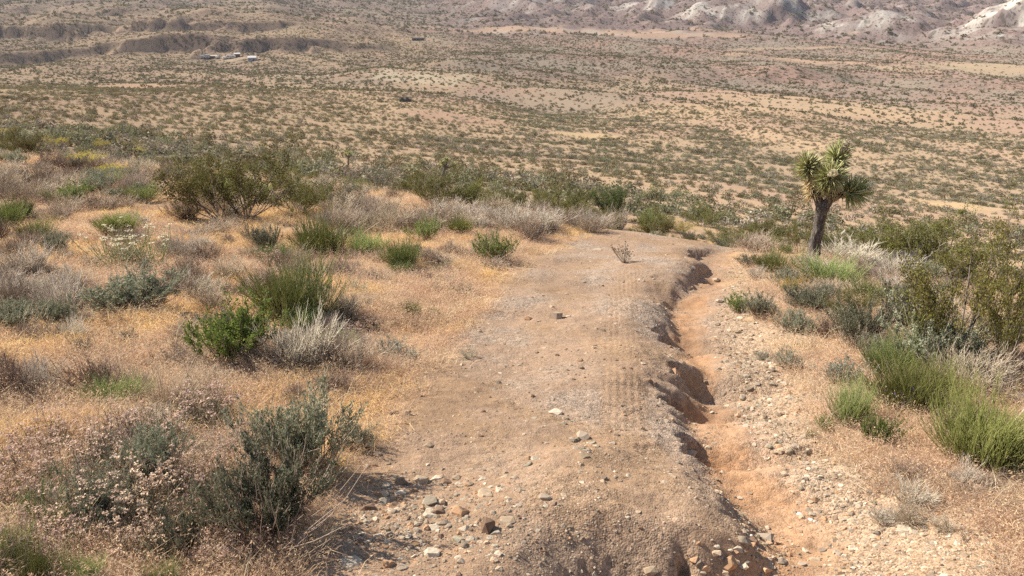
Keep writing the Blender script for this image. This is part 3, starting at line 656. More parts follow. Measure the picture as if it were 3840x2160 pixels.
PROTO = {
    "creo": [creosote(s) for s in (1, 2)], "creo_deep": [creosote(3, "leaf_deep", "bark_dark", 26, 420, 8500, 1.0, .9)],
    "creo_open": [creosote(s, "leaf_olive_gold", "bark_dark", 17, 330, 11000, 1.55, .85, .030, .8) for s in (4, 5)],
    "creo_grey": [creosote(6, "leaf_sage_dark", "bark_grey", 24, 320, 3000, 1.1, 1.0)],
    "broom": [broom(s) for s in (11, 12)], "lime": [broom(13, "stem_lime", 900, 1700, .62, 1.15, .003), broom(14, "stem_lime", 1000, 1800, .6, 1.1, .003)],
    "bright": [leafy(21, "leaf_bright", nl=8000, ls=.03, lw=.5, nt=460, dead=10), leafy(22, "leaf_bright", nl=7000, nt=420, ls=.026, lw=.45, dead=14)],
    "sage": [leafy(31, "leaf_sage", n=110, nt=560, nl=11000, h=.6, tilt=.75, upr=.9, ls=.026), leafy(32, "leaf_sage", n=100, nt=520, nl=10000, h=.55, tilt=.85, upr=.9, ls=.026)],
    "sage_dark": [leafy(33, "leaf_sage_dark", h=.6, nl=13000, n=110, nt=640, tilt=1.0, upr=.6, ls=.026, dead=30), leafy(34, "leaf_sage_dark", h=.5, nl=9500, nt=480, tilt=1.0)],
    "blue": [leafy(35, "leaf_blue", h=.4, nl=2600, tilt=.9, ls=.024, dead=30)],
    "dry": [dry_shrub(s) for s in (41, 42)], "dry_brown": [dry_shrub(43, "twig_brown"), dry_shrub(44, "twig_brown", leaf="leaf_sage_dark")],
    "dry_pale": [dry_shrub(45, "twig_pale", 150, 1300, .5, 1.0, .0028, .5, .12), dry_shrub(46, "twig_pale", 120, 1500, .45, 1.1)],
    "dry_leaf": [dry_shrub(47, "twig_grey", leaf="leaf_sage", nl=1600), dry_shrub(48, "twig_grey", leaf="leaf_sage", nl=1100)],
    "wheat": [buckwheat(s) for s in (51, 52, 53)], "wheat_cream": [buckwheat(54, heads=60, flower="flower_cream", stem="stem_green", leaf="leaf_sage", nl=2200)],
    "straw": [straw_clump(61), straw_clump(62, lean=.5)], "sprig": [sprig(71), sprig(72)], "sprig_green": [sprig(73, "leaf_bright", 30, .2, 700, .024)],
    "seed": [seed_twig(81)], "rabbit": [rabbit(91), rabbit(92)],
}
DIM = {}
def dims(key, i):
    if (key, i) not in DIM:
        co = []
        for _, me in PROTO[key][i]:
            c_ = np.zeros(len(me.vertices) * 3, np.float32); me.vertices.foreach_get("co", c_); co.append(c_.reshape(-1, 3))
        co = np.concatenate(co)
        DIM[(key, i)] = (np.quantile(np.abs(co[:, :2]), .96) * 2, np.quantile(co[:, 2], .985))
    return DIM[(key, i)]

# ------------------------------------------------------------------ things
def tag(o, label, cat, group=None):
    o["label"] = label; o["category"] = cat
    if group: o["group"] = group
    return o
def empty(name, loc, rz=0.0, label=None, cat=None, group=None):
    o = bpy.data.objects.new(name, None); COL.objects.link(o); o.location = loc; o.rotation_euler = (0, 0, rz); o.empty_display_size = .1
    if label: tag(o, label, cat, group)
    return o
def child(name, me, parent, loc=(0, 0, 0)):
    o = bpy.data.objects.new(name, me); COL.objects.link(o); o.parent = parent; o.location = loc
    return o
TAKEN = []
def put(name, key, loc, w_, h_, label, cat, group=None, rz=None, vi=None):
    vi = random.randrange(len(PROTO[key])) if vi is None else vi
    pw, ph = dims(key, vi)
    o = empty(name, loc, random.uniform(0, 6.28) if rz is None else rz, label, cat, group)
    o.scale = (w_ / pw, w_ / pw, h_ / ph)
    for pn, me in PROTO[key][vi]:
        c_ = child(pn, me, o)
        if pn in ('seed_heads', 'flower_heads', 'foliage', 'twigs'): c_['kind'] = 'stuff'
    TAKEN.append((loc[0], loc[1], w_ * .5))
    return o
def depth(x, y, z): return y * CAMF[1] + (z - CAM_H) * CAMF[2]
def putpx(name, key, px, py, wpx, hpx, label, cat, group=None, **kw):
    p = at(px, py); r = depth(p.x, p.y, p.z); p2 = Vector((p.x, p.y, 0)).normalized() * (wpx / FPX * r * 0.25)
    x, y = p.x + p2.x, p.y + p2.y
    z = float(H(np.array([x]), np.array([y]))[0])
    r = depth(x, y, z)
    return put(name, key, (x, y, z), wpx / FPX * r, hpx / FPX * r * 1.02, label, cat, group, **kw)

HERO = [
 # creosote
 ("creosote_bush", "creo", 880, 838, 450, 250, "tall olive creosote bush, the largest dark bush on the grassy slope", "bush"),
 ("creosote_bush", "creo", 1130, 806, 270, 140, "olive creosote bush leaning against the tallest dark bush of the slope", "bush"),
 ("creosote_bush", "creo_grey", 1265, 792, 190, 112, "grey-leaved creosote bush at the end of the row of dark bushes", "bush"),
 ("creosote_bush", "creo_grey", 1430, 722, 160, 92, "dark grey shrub on pink grass behind the row of creosote bushes", "bush"),
 ("creosote_bush", "creo", 1640, 785, 210, 130, "olive creosote bush in front of the small leaning Joshua tree", "bush"),
 ("creosote_bush", "creo", 1800, 790, 180, 110, "olive creosote bush behind the band of pale grey shrubs", "bush"),
 ("creosote_bush", "creo", 2110, 808, 230, 105, "broad olive bush beside the darkest green bush at the track's brow", "bush"),
 ("creosote_bush", "creo_deep", 2310, 828, 175, 125, "dense dark green bush at the brow where the track disappears", "bush"),
 ("creosote_bush", "creo", 3340, 990, 260, 165, "olive creosote bush standing behind the pale dry shrubs of the bank", "bush"),
 ("creosote_bush", "creo", 3530, 1040, 360, 215, "wide olive creosote bush with a yellowish top on the bank", "bush"),
 ("creosote_bush", "creo_open", 3600, 1370, 480, 430, "open creosote bush with bare dark stems and golden-olive leaf clusters", "bush"),
 ("creosote_bush", "creo_open", 3825, 1430, 390, 570, "tallest golden-olive creosote bush with crooked dark stems on the bank", "bush"),
 ("creosote_bush", "creo_open", 2990, 950, 110, 112, "small golden-olive creosote just beside the trunk of the big Joshua tree", "bush"),
 ("creosote_bush", "creo", 3130, 945, 130, 90, "low olive bush behind the trunk of the big Joshua tree", "bush"),
 ("creosote_bush", "creo_deep", 85, 838, 90, 84, "small very dark olive bush between two green shrubs on the slope", "bush"),
 ("creosote_bush", "creo", 2640, 850, 150, 78, "olive bush past the brow, behind the yellow flowering shrub", "bush"),
 # jointfir and other green shrubs
 ("jointfir_shrub", "lime", 3650, 1755, 350, 265, "large dome of bright yellow-green broom-like stems beside the gravel bank", "shrub"),
 ("jointfir_shrub", "lime", 3400, 1540, 300, 165, "yellow-green broom-like shrub with violet flowers at its foot", "shrub"),
 ("jointfir_shrub", "broom", 3180, 1600, 150, 180, "feathery grey-green shrub at the edge of the gravel bank", "shrub"),
 ("leafy_weed", "bright", 3275, 1690, 120, 112, "small bright green leafy weed in dry grass below the jointfir", "weed"),
 ("leafy_sprout", "sprig_green", 3045, 1640, 42, 26, "tiny green sprout on the stony bank, the lower of two", "weed"),
 ("leafy_sprout", "sprig_green", 3095, 1618, 66, 60, "small green sprout on the stony bank, the taller of two", "weed"),
 ("jointfir_shrub", "broom", 1095, 1205, 300, 225, "big green broom-like shrub above the leafy bright green bush", "shrub"),
 ("leafy_bush", "bright", 868, 1378, 300, 180, "rounded bright green leafy bush with a dark shadow beneath", "bush"),
 ("jointfir_shrub", "broom", 1215, 968, 205, 135, "mid green broom-like shrub on the slope, widest of its cluster", "shrub"),
 ("jointfir_shrub", "broom", 1375, 968, 135, 92, "small green broom-like shrub in the middle of the green cluster", "shrub"),
 ("jointfir_shrub", "broom", 1512, 1008, 130, 110, "green-topped shrub with pale bare stems at the cluster's end", "shrub"),
 ("leafy_bush", "bright", 1590, 908, 120, 72, "small bright green bush behind the green cluster on the slope", "bush"),
 ("leafy_bush", "lime", 1725, 878, 95, 62, "pale yellow-green bush in the band of grey shrubs", "bush"),
 ("leafy_bush", "bright", 1862, 988, 165, 105, "green leafy bush on the verge where the track narrows", "bush"),
 ("grey_green_shrub", "sage_dark", 982, 950, 115, 92, "dark grey-green upright shrub standing alone in pale grass", "shrub"),
 ("jointfir_shrub", "broom", 2440, 862, 115, 72, "green shrub at the brow, right behind the track's far end", "shrub"),
 ("rabbitbrush", "rabbit", 2550, 876, 95, 46, "yellow flowering shrub beyond the far end of the track", "shrub"),
 ("jointfir_shrub", "broom", 2890, 1022, 130, 82, "rounded green shrub between the gully and the big Joshua tree", "shrub"),
 ("jointfir_shrub", "broom", 3110, 1078, 210, 110, "wide green shrub at the foot of the big Joshua tree", "shrub"),
 ("leafy_bush", "bright", 2775, 1172, 100, 68, "small fresh green bush on the gully's stony bank", "bush"),
 ("leafy_bush", "sage", 2850, 1190, 120, 80, "grey-green shrub touching the small fresh green bush of the bank", "bush"),
 ("rabbitbrush", "rabbit", 2975, 1120, 120, 80, "faded yellow flowering shrub below the big Joshua tree", "shrub"),
 ("jointfir_shrub", "broom", 3270, 1140, 190, 85, "flat green shrub below the golden-olive creosote", "shrub"),
 ("grey_green_shrub", "sage_dark", 3240, 1300, 230, 165, "dark grey-green shrub at the edge of the pink dry grass", "shrub"),
 ("grey_green_shrub", "sage", 3480, 1400, 330, 190, "broad grey-green shrub under the open creosote stems", "shrub"),
 ("grey_green_shrub", "dry_leaf", 3640, 1480, 260, 160, "tangled grey shrub at the foot of the tallest bank creosote", "shrub"),
 ("green_thicket_shrub", "sage_dark", 3390, 1270, 230, 170, "dark green shrub in the thicket under the open creosote's crown", "shrub"),
 ("green_thicket_shrub", "broom", 3330, 1430, 210, 150, "sparse green shrub between the dark thicket and the yellow-green jointfir", "shrub"),
 ("green_thicket_shrub", "creo", 3700, 1330, 220, 160, "dense dark olive shrub between the two tall bank creosotes", "shrub"),
 ("green_thicket_shrub", "sage_dark", 3570, 1440, 260, 170, "dark shadowy shrub behind the yellow-green jointfir with violet flowers", "shrub"),
 ("green_thicket_shrub", "creo", 3180, 1210, 170, 110, "dark olive shrub at the upper edge of the pink grass bank", "shrub"),
 ("grey_green_shrub", "sage_dark", 3060, 1180, 200, 95, "low grey-green shrub in the pink grass below the Joshua tree", "shrub"),
 ("blue_green_tuft", "blue", 2960, 1385, 105, 66, "small blue-green tuft beside the gravel bank", "tuft"),
 ("blue_green_tuft", "blue", 3150, 1440, 165, 90, "wide blue-green tuft with pale stalks in pink grass", "tuft"),
 ("blue_green_tuft", "blue", 2860, 1350, 60, 36, "tiny blue-green tuft at the top edge of the gravel", "tuft"),
 # left slope
 ("buckwheat_shrub", "wheat_cream", 490, 992, 280, 132, "grey-green shrub with cream flower heads on the slope", "shrub"),
 ("grey_green_shrub", "sage", 500, 1172, 310, 135, "wide grey-green tangled shrub in golden grass", "shrub"),
 ("grey_green_shrub", "dry_pale", 742, 1132, 170, 85, "pale silvery dry shrub beside the wide tangled one", "shrub"),
 ("grey_green_shrub", "sage", 60, 1245, 190, 115, "grey shrub with green shoots at the golden grass patch", "shrub"),
 ("dark_twig_shrub", "dry_brown", 352, 1488, 200, 130, "low dark grey twig shrub with a deep shadow in golden grass", "shrub", None, 0),
 ("dark_twig_shrub", "dry_brown", 45, 1520, 190, 180, "dark brown twig shrub with green leaves above the pink flowers", "shrub", None, 1),
 ("straw_tuft", "straw", 630, 1575, 250, 170, "pale straw tuft bending over beside the pink flowers", "tuft", None, 1),
 ("dry_shrub", "dry_pale", 1120, 1385, 250, 180, "pale grey dead shrub in front of the big broom-like shrub", "shrub", None, 0),
 ("dry_shrub", "dry", 1300, 1400, 230, 150, "grey dead shrub with sprawling stems beside the track's verge", "shrub"),
 ("dry_shrub", "dry", 700, 1290, 120, 80, "small dead grey shrub beside the bright green leafy bush", "shrub"),
 ("grey_green_shrub", "blue", 1490, 1362, 180, 75, "low blue-grey shrub at the edge of the dirt track", "shrub"),
 ("sagebrush", "sage", 1125, 1790, 320, 300, "upright blue-grey sagebrush leaning over the stony track edge", "bush"),
 ("sagebrush", "sage_dark", 1000, 2100, 540, 330, "large dark sagebrush with black shadow on the stony track edge", "bush", None, 1),
 ("sagebrush", "sage", 1340, 1690, 130, 72, "small sagebrush sprig creeping onto the track from the big one", "bush"),
 ("sagebrush", "sage", 560, 1830, 230, 190, "grey-green sagebrush among the pink flower heads", "bush"),
 ("sagebrush", "sage_dark", 700, 2130, 260, 190, "low dark sagebrush under the pink flower heads by the track", "bush"),
 ("green_tuft", "broom", 1535, 1195, 75, 66, "small dark green tuft alone in pink-tan grass", "tuft"),
 ("green_tuft", "broom", 1625, 1192, 50, 34, "tiny green tuft next to a slightly larger one in dry grass", "tuft"),
 ("blue_green_tuft", "sprig", 1655, 1028, 62, 40, "small blue-green sprig on dry grass close to the verge", "tuft"),
 ("blue_green_tuft", "sprig", 1630, 1092, 72, 36, "flat blue-green sprig on pale dry grass", "tuft"),
 ("blue_green_tuft", "sprig", 1325, 1105, 85, 50, "blue-green sprig in pinkish grass away from the track", "tuft"),
 ("blue_green_tuft", "sprig", 1755, 1345, 60, 42, "thin grey-green sprig on the bare verge of the track", "tuft"),
 ("twig_plant", "seed", 2340, 988, 82, 74, "bare twiggy plant with dark seed heads standing on the track", "plant"),
 ("green_shrub", "bright", 265, 765, 140, 72, "bright green shrub with a black shadow on the upper slope", "shrub"),
 ("green_shrub", "broom", 540, 762, 110, 60, "small green shrub left of the tallest creosote, in dry grass".replace("left of", "near"), "shrub"),
 ("green_shrub", "broom", 30, 860, 130, 110, "mid green shrub beside the small very dark bush", "shrub"),
 ("green_shrub", "lime", 440, 880, 130, 72, "yellow-green shrub behind the cream flower heads", "shrub"),
 ("dry_shrub", "dry_brown", 700, 830, 130, 90, "brown dead shrub at the foot of the tallest creosote", "shrub", None, 0),
 ("dry_shrub", "dry", 1480, 862, 130, 88, "round grey dead shrub amid the band of pale shrubs", "shrub", None, 0),
 ("dry_shrub", "dry_pale", 2310, 862, 110, 80, "silvery dead shrub in front of the darkest green bush", "shrub", None, 1),
 ("dry_shrub", "dry_leaf", 2140, 858, 140, 62, "pale grey-green shrub along the far verge of the track", "shrub"),
 ("dry_shrub", "dry", 1985, 900, 120, 92, "dark-stemmed grey shrub on the verge near the brow", "shrub"),
 ("dry_shrub", "dry_pale", 3200, 985, 240, 78, "whitish dead shrub spreading behind the big Joshua tree's foot", "shrub"),
 ("dry_shrub", "dry_pale", 3390, 1045, 200, 78, "whitish dead shrub beneath the wide olive creosote", "shrub"),
 ("dry_shrub", "dry", 2830, 945, 150, 62, "pale dead shrub between track end and the big Joshua tree", "shrub"),
 ("dry_shrub", "dry_brown", 3225, 1062, 120, 60, "brown twigs filling the dark hollow below the whitish shrubs of the bank", "shrub", None, 0),  # a dark hollow among the shrubs, shaped as a brown twig plant
]
for h in HERO:
    kw = {"vi": h[9]} if len(h) > 9 else {}
    putpx(h[0], h[1], h[2], h[3], h[4], h[5], h[6], h[7], h[8] if len(h) > 8 else None, **kw)
for px, py, wp, hp in ((20, 522, 70, 40), (215, 560, 66, 44), (380, 560, 60, 34), (455, 556, 80, 30), (520, 580, 50, 28), (335, 622, 150, 44), (425, 660, 90, 44), (1060, 640, 60, 30), (960, 700, 60, 34)):
    putpx("rabbitbrush", "rabbit", px, py, wp, hp, "yellow flowering shrub on the upper part of the grassy slope", "shrub", "yellow flowering shrubs on the upper slope")
for px, py, wp, hp, k in ((150, 1960, 330, 190, 0), (380, 1830, 320, 185, 1), (620, 1700, 260, 150, 2), (760, 1620, 260, 150, 0), (850, 1830, 240, 170, 1), (300, 2080, 320, 190, 2), (520, 1990, 300, 190, 0), (680, 1900, 260, 190, 1),
                          (480, 2160, 300, 180, 1), (160, 2165, 280, 190, 2), (60, 1800, 260, 160, 2), (200, 1720, 240, 120, 0), (800, 2010, 220, 170, 2), (950, 1720, 200, 130, 0), (860, 2165, 220, 130, 0), (430, 1700, 220, 120, 1)):
    putpx("buckwheat_shrub", "wheat", px, py, wp, hp, "wiry shrub with flat pink flower heads beside the dark sagebrush", "shrub", "pink-flowered shrubs near the dark sagebrush", vi=k)
for px, py, wp, hp in ((50, 2160, 170, 200), (130, 2230, 160, 200), (330, 2230, 140, 170), (620, 2240, 120, 150)):
    putpx("grass_clump", "broom", px, py, wp, hp, "tall yellowish green grass clump under the pink flower heads", "grass clump", "tall grass clumps by the pink flowers")

def far_enough(x, y, d):
    return all((x - a) ** 2 + (y - b) ** 2 > (d + .6 * c) ** 2 for a, b, c in TAKEN)

# shrubs filling the slope further up, and the bank behind the Joshua tree
ADJ = {'dry': 'warm grey leafless', 'dry_leaf': 'grey-stemmed green-tipped', 'dry_brown': 'dark brown twiggy', 'dry_pale': 'bleached whitish', 'sage': 'soft grey-green', 'sage_dark': 'dull dark-green', 'creo': 'spreading dark-olive', 'broom': 'upright bright-stemmed'}
def fill(n, pxr, pyr, kinds, wr, ratio, name, label, cat, group, ok=None):
    made = 0; tries = 0
    while made < n and tries < n * 12:
        tries += 1
        px, py = random.uniform(*pxr), random.uniform(*pyr)
        if ok and not ok(px, py): continue
        p = at(px, py); w_ = random.uniform(*wr)
        if p.length > 62 or not far_enough(p.x, p.y, w_ * .28): continue
        key = random.choice(kinds)
        put(name, key, p, w_, w_ * random.uniform(*ratio), ADJ[key] + " " + label, cat, group + ", " + ADJ[key]); made += 1

def upper(px, py): return py > np.interp(px, [0, 500, 1000, 1500, 2000, 2300], [500, 560, 600, 690, 785, 830])
fill(44, (-20, 1700), (505, 800), ["dry", "dry_leaf", "dry_brown", "dry"], (.55, 1.1), (.4, .6), "dry_shrub", "dead shrub on the slope's brow above the creosote row", "shrub", "dry grey shrubs on the brow of the slope", upper)
fill(34, (-20, 1500), (505, 790), ["sage", "sage", "dry_leaf"], (.45, .8), (.45, .65), "grey_green_shrub", "rounded leafy shrub on the brow of the grassy slope", "shrub", "grey-green shrubs on the brow of the slope", upper)
fill(12, (-20, 1300), (505, 760), ["creo", "broom", "broom"], (.4, .8), (.5, .7), "olive_shrub", "small shrub on the brow of the grassy slope", "shrub", "small olive shrubs on the brow of the slope", upper)
fill(34, (1250, 2280), (800, 880), ["dry_pale", "dry", "dry_leaf", "dry_pale"], (.5, .9), (.4, .6), "dry_shrub", "shrub in the band along the track's far verge", "shrub", "band of pale grey shrubs near the brow of the track", upper)
fill(30, (-20, 1250), (830, 1180), ["dry", "dry_pale", "dry_leaf", "dry_brown"], (.28, .55), (.4, .65), "dry_shrub", "small shrub in the grass below the creosote row", "shrub", "small dry shrubs in the grass below the creosotes")
fill(20, (-20, 1350), (1180, 1560), ["dry", "dry_pale", "dry_brown"], (.14, .28), (.45, .75), "dry_twig_tuft", "little tuft in the golden grass", "tuft", "small dead twig tufts in the golden grass")
def rbank(px, py): return px > np.interp(py, [900, 1000, 1100, 1300, 1500], [2800, 2790, 2830, 2930, 3050])
fill(26, (2780, 3860), (935, 1130), ["dry_pale", "dry", "dry_leaf", "sage"], (.3, .6), (.4, .6), "dry_shrub", "small shrub in the thicket around the Joshua tree's foot", "shrub", "pale shrubs around the foot of the Joshua tree", rbank)
fill(16, (2950, 3860), (1130, 1500), ["dry", "sage", "dry_leaf", "dry_brown"], (.22, .42), (.45, .7), "dry_shrub", "small tangled shrub in pink grass on the bank", "shrub", "small tangled shrubs on the grassy bank", rbank)
fill(7, (3200, 3860), (1780, 2000), ["dry", "dry_pale"], (.14, .26), (.4, .7), "dry_twig_tuft", "little tuft below the yellow-green jointfir dome", "tuft", "dead twig tufts below the jointfir")
# violet flowers at the foot of the jointfir
vf = MB(); _r = np.random.default_rng(5); C = _r.normal(0, 1, (160, 3)) * np.array([.12, .06, .035]) + np.array([0, 0, .10]); leaves(vf, C, rnd_dir(_r, 160), .022, .014, _r.uniform(0, 1, 160), 0, _r)
vs_ = MB(); P = fan(_r, 40, .13, .9, .1, 4, .1, .4, .3); tubes(vs_, P, np.full((40, 4), .0016), _r.uniform(0, 1, 40))
vp = empty("violet_wildflower", at(3430, 1535), 0, "little violet wildflowers at the foot of a yellow-green jointfir", "flower")
child("stems", vs_.mesh("violet_stems", [MT["stem_green"]]), vp); child("petals", vf.mesh("violet_petals", [MT["flower_violet"]]), vp)

# ------------------------------------------------------------------ Joshua trees
def bark_mat():
    m, t = mat("joshua_bark")
    tc = N(t, "TexCoord"); mp = N(t, "Mapping"); mp.inputs["Scale"].default_value = (9, 9, 2.2); t.links.new(tc.outputs["Object"], mp.inputs[0])
    n1 = N(t, "TexNoise", i_Scale=6.0, i_Detail=9.0, i_Roughness=0.7); t.links.new(mp.outputs[0], n1.inputs["Vector"])
    v = N(t, "TexVoronoi", i_Scale=3.2); t.links.new(mp.outputs[0], v.inputs["Vector"])
    f = mathn(t, 'MULTIPLY', mathn(t, 'ADD', ramp(t, n1.outputs[0], .32, .7), ramp(t, v.outputs["Distance"], 0.75, .2)), .5)
    c = mixc(t, f, (0.06, 0.05, 0.043), (0.30, 0.255, 0.215))
    bp = N(t, "Bump", i_Strength=1.0, i_Distance=.03); t.links.new(f, bp.inputs["Height"])
    d = N(t, "BsdfDiffuse"); t.links.new(c, d.inputs[0]); t.links.new(bp.outputs[0], d.inputs["Normal"])
    o = N(t, "OutputMaterial"); t.links.new(d.outputs[0], o.inputs[0]); return m
BARK = bark_mat()

def limb_mesh(pts, rad, seed, name, rough=.2):
    """knobbly round limb along a smooth path"""
    rng = np.random.default_rng(seed); pts = np.array(pts, float); k = 36; n = 22
    s = np.linspace(0, len(pts) - 1, k); P = np.stack([np.interp(s, np.arange(len(pts)), pts[:, i]) for i in range(3)], -1); R = np.interp(s, np.arange(len(pts)), rad)
    for _ in range(2): P[1:-1] = (P[:-2] + 2 * P[1:-1] + P[2:]) / 4
    T = unit(np.gradient(P, axis=0)); A = unit(np.cross(T, np.array([0, 1., 0.05]))); B = np.cross(T, A)
    th = np.arange(n) * 2 * math.pi / n
    TH, S = np.meshgrid(th, s)
    rr = R[:, None] * (1 + rough * perlin(TH * 3.2 + seed, S * 1.6, seed) + rough * .8 * perlin(TH * 7, S * 4.5, seed + 1) + .05 * rng.normal(size=TH.shape))
    V = P[:, None] + rr[..., None] * (A[:, None] * np.cos(TH)[..., None] + B[:, None] * np.sin(TH)[..., None])
    i = np.arange((k - 1) * n).reshape(k - 1, n); j = np.roll(i, -1, 1)
    f = np.concatenate([np.stack([i, j, i + n], -1).reshape(-1, 3), np.stack([j, j + n, i + n], -1).reshape(-1, 3)])
    v = np.vstack([V.reshape(-1, 3), P[-1:], P[:1]]); m = k * n
    top = np.arange((k - 1) * n, k * n); f = np.vstack([f, np.stack([top, np.roll(top, -1), np.full(n, m)], -1), np.stack([np.roll(np.arange(n), -1), np.arange(n), np.full(n, m + 1)], -1)])
    mb = MB(); mb.add(v, f, np.zeros(len(v))); return mb.mesh(name, [BARK], True)

def blade_mesh(name, m, val):
    """one stiff dagger leaf, 1 m long along +Z, three-sided, slightly curved"""
    mb = MB(); ks = [(0, .050), (.25, .055), (.6, .038), (1.0, .002)]
    P = np.array([[0, .10 * (z * z) * .6, z] for z, _ in ks])[None]; tubes(mb, P, np.array([[w_ for _, w_ in ks]]), np.array([val]), 0, 3)
    v = mb.v[0]; v[:, 1] = v[:, 1] * .8
    return mb.mesh(name, [MT[m]])
BL = [blade_mesh("dagger_leaf", "joshua_leaf", k) for k in (.1, .4, .7, 1.0)]
BD = [blade_mesh("dead_leaf", "joshua_dead", k) for k in (.2, .8)]

def rosette(tree, c, axis, L, n_single, n_mass, seed, dead=False, amax=1.95, sq=1.0):
    rng = np.random.default_rng(seed); axis = Vector(axis).normalized(); q = axis.to_track_quat('Z', 'Y')
    root = child("leaf_rosette", None, tree, c)
    core = MB(); P = np.array([[[0, 0, -L * .5], [0, 0, -.1 * L], [0, 0, L * .25]]]); tubes(core, P, np.array([[L * .17, L * .17, L * .05]]), np.array([.3]), 0, 9)
    mb = core
    n = n_single + n_mass; bl = BD if dead else BL
    tri = None
    for i in range(n):
        u = (i + .5) / n; th = (amax * u ** .62) if not dead else rng.uniform(1.3, 2.5); ph = i * 2.39996 + rng.normal(0, .12); th += rng.normal(0, .08)
        d = q @ Vector((math.sin(th) * math.cos(ph), math.sin(th) * math.sin(ph), math.cos(th)))
        s = L * rng.uniform(.82, 1.12) * (1 if th < 1.4 else .95)
        off = q @ Vector((0, 0, (0.12 - .38 * u) * L)) if not dead else q @ Vector((0, 0, rng.uniform(-1.0, .5) * L))
        rot = d.to_track_quat('Z', 'Y') @ Vector((0, 0, 0)).to_track_quat('Z', 'Y') if False else d.to_track_quat('Z', 'Y')
        rot = rot @ Matrix.Rotation(rng.uniform(0, 6.28), 3, 'Z').to_quaternion()
        if i % (n // max(n_single, 1) if n_single else 10 ** 9) == 0 and n_single and (i // (n // n_single)) < n_single:
            o = bpy.data.objects.new("leaf", bl[rng.integers(0, len(bl))]); COL.objects.link(o); o.parent = root
            o.location = off; o.rotation_mode = 'QUATERNION'; o.rotation_quaternion = rot; o.scale = (s, s, s)
        else:
            me = bl[rng.integers(0, len(bl))]
            co = np.array([v.co[:] for v in me.vertices]); M = np.array(rot.to_matrix()); co = co @ M.T * s + np.array(off)
            f = np.array([p.vertices[:] for p in me.polygons]); a = np.zeros(len(co)); me.attributes["v"].data.foreach_get("value", a) if False else None
            mb.add(co, f, np.full(len(co), rng.uniform(0, 1)))
    if not dead: mb.v[0][:] = (np.array(q.to_matrix()) @ mb.v[0].T).T
    else: mb.v[0][:] *= .3
    o = child("leaf_mass", mb.mesh("leaf_mass", [MT["joshua_dead" if dead else "joshua_leaf"]]), root); o["kind"] = "stuff"
    return root

def panicle(tree, c, axis, L, seed):
    rng = np.random.default_rng(seed); ax = np.array(Vector(axis).normalized()); mb = MB(); st = MB()
    P = np.stack([np.array(c) + ax * L * t for t in (0, .4, .8, 1)])[None]; tubes(st, P, np.array([[.016, .014, .009, .004]]), np.array([.5]), 0, 6)
    n = 260; t = rng.uniform(.15, 1, n); C = np.array(c) + ax * (L * t)[:, None] + rnd_dir(rng, n) * (.05 + .03 * rng.uniform(0, 1, n) * (1.2 - t))[:, None]
    leaves(mb, C, unit(rnd_dir(rng, n) + ax * .6), .04, .026, rng.uniform(0, 1, n), 0, rng)
    o = child("flower_spike", mb.mesh("flower_spike", [MT["flower_cream"]]), tree); child("spike_stalk", st.mesh("spike_stalk", [MT["flower_cream"]]), o)

jp = at(3047, 990); JS = depth(jp.x, jp.y, jp.z) / FPX; jv = Vector((jp.x, jp.y, 0)).normalized()
def J(cx, cy, dy=0.0):
    """point of the crown: the photo ray met by the upright plane through the trunk's foot"""
    d = Vector(rays(2900 + cx * .3726, 480 + cy * .3726).tolist()); t_ = (jp.x * jv.x + jp.y * jv.y) / (d.x * jv.x + d.y * jv.y)
    q = d * t_ + Vector((0, 0, CAM_H)) - Vector((jp.x, jp.y, jp.z)) + jv * dy
    return np.array(q)
jt = empty("joshua_tree", (jp.x, jp.y, jp.z), 0, "large Joshua tree with thick grey trunk and spiky green heads beside the track", "tree")
k_ = .3726 * JS
child("trunk", limb_mesh([J(352, 1420), J(378, 1345), J(415, 1180), J(455, 1010), J(478, 880), J(492, 790)], [90 * k_, 72 * k_, 58 * k_, 52 * k_, 53 * k_, 57 * k_], 3, "trunk"), jt)
child("limb", limb_mesh([J(485, 830), J(455, 730), J(420, 640, .02), J(395, 540, .04), J(365, 450, .05), J(350, 400, .05)], [44 * k_, 40 * k_, 40 * k_, 36 * k_, 30 * k_, 22 * k_], 4, "limb"), jt)
child("limb", limb_mesh([J(500, 830), J(540, 760), J(590, 690, -.02), J(605, 600, -.05), J(595, 520, -.1), J(590, 470, -.14)], [44 * k_, 42 * k_, 46 * k_, 44 * k_, 34 * k_, 22 * k_], 5, "limb"), jt)
child("limb", limb_mesh([J(595, 640), J(625, 530, .06), J(640, 420, .1), J(642, 340, .12)], [38 * k_, 34 * k_, 30 * k_, 20 * k_], 6, "limb"), jt)
child("limb", limb_mesh([J(560, 740), J(640, 690, -.02), J(710, 655, -.03), J(790, 645, -.03)], [36 * k_, 28 * k_, 24 * k_, 18 * k_], 7, "limb"), jt)
LR = 170 * k_
rosette(jt, J(350, 395, .05), (-.35, -.2, 1), LR, 52, 170, 1)
rosette(jt, J(585, 470, -.14), (.05, -.8, .55), LR * 1.1, 70, 200, 2)
rosette(jt, J(640, 315, .12), (.15, .1, 1), LR, 52, 170, 3)
rosette(jt, J(800, 645, -.03), (1, -.1, .18), LR * 1.08, 52, 170, 4, amax=1.75)
rosette(jt, J(520, 540, -.06), (-.3, -.7, .35), LR * .95, 36, 110, 5)
rosette(jt, J(395, 560, 0), (-.25, -.15, 1), LR * .85, 30, 130, 6, dead=True)
rosette(jt, J(600, 600, -.03), (.1, -.1, 1), LR * .6, 0, 80, 7, dead=True)
for c_, a_, s_ in ((J(372, 470, .05), (-.3, 0, 1), 11), (J(640, 400, .1), (.1, 0, 1), 12), (J(735, 655, -.03), (1, 0, .2), 13), (J(600, 560, -.12), (0, -.5, 1), 14)): rosette(jt, c_, a_, LR * .62, 0, 70, s_, dead=True)
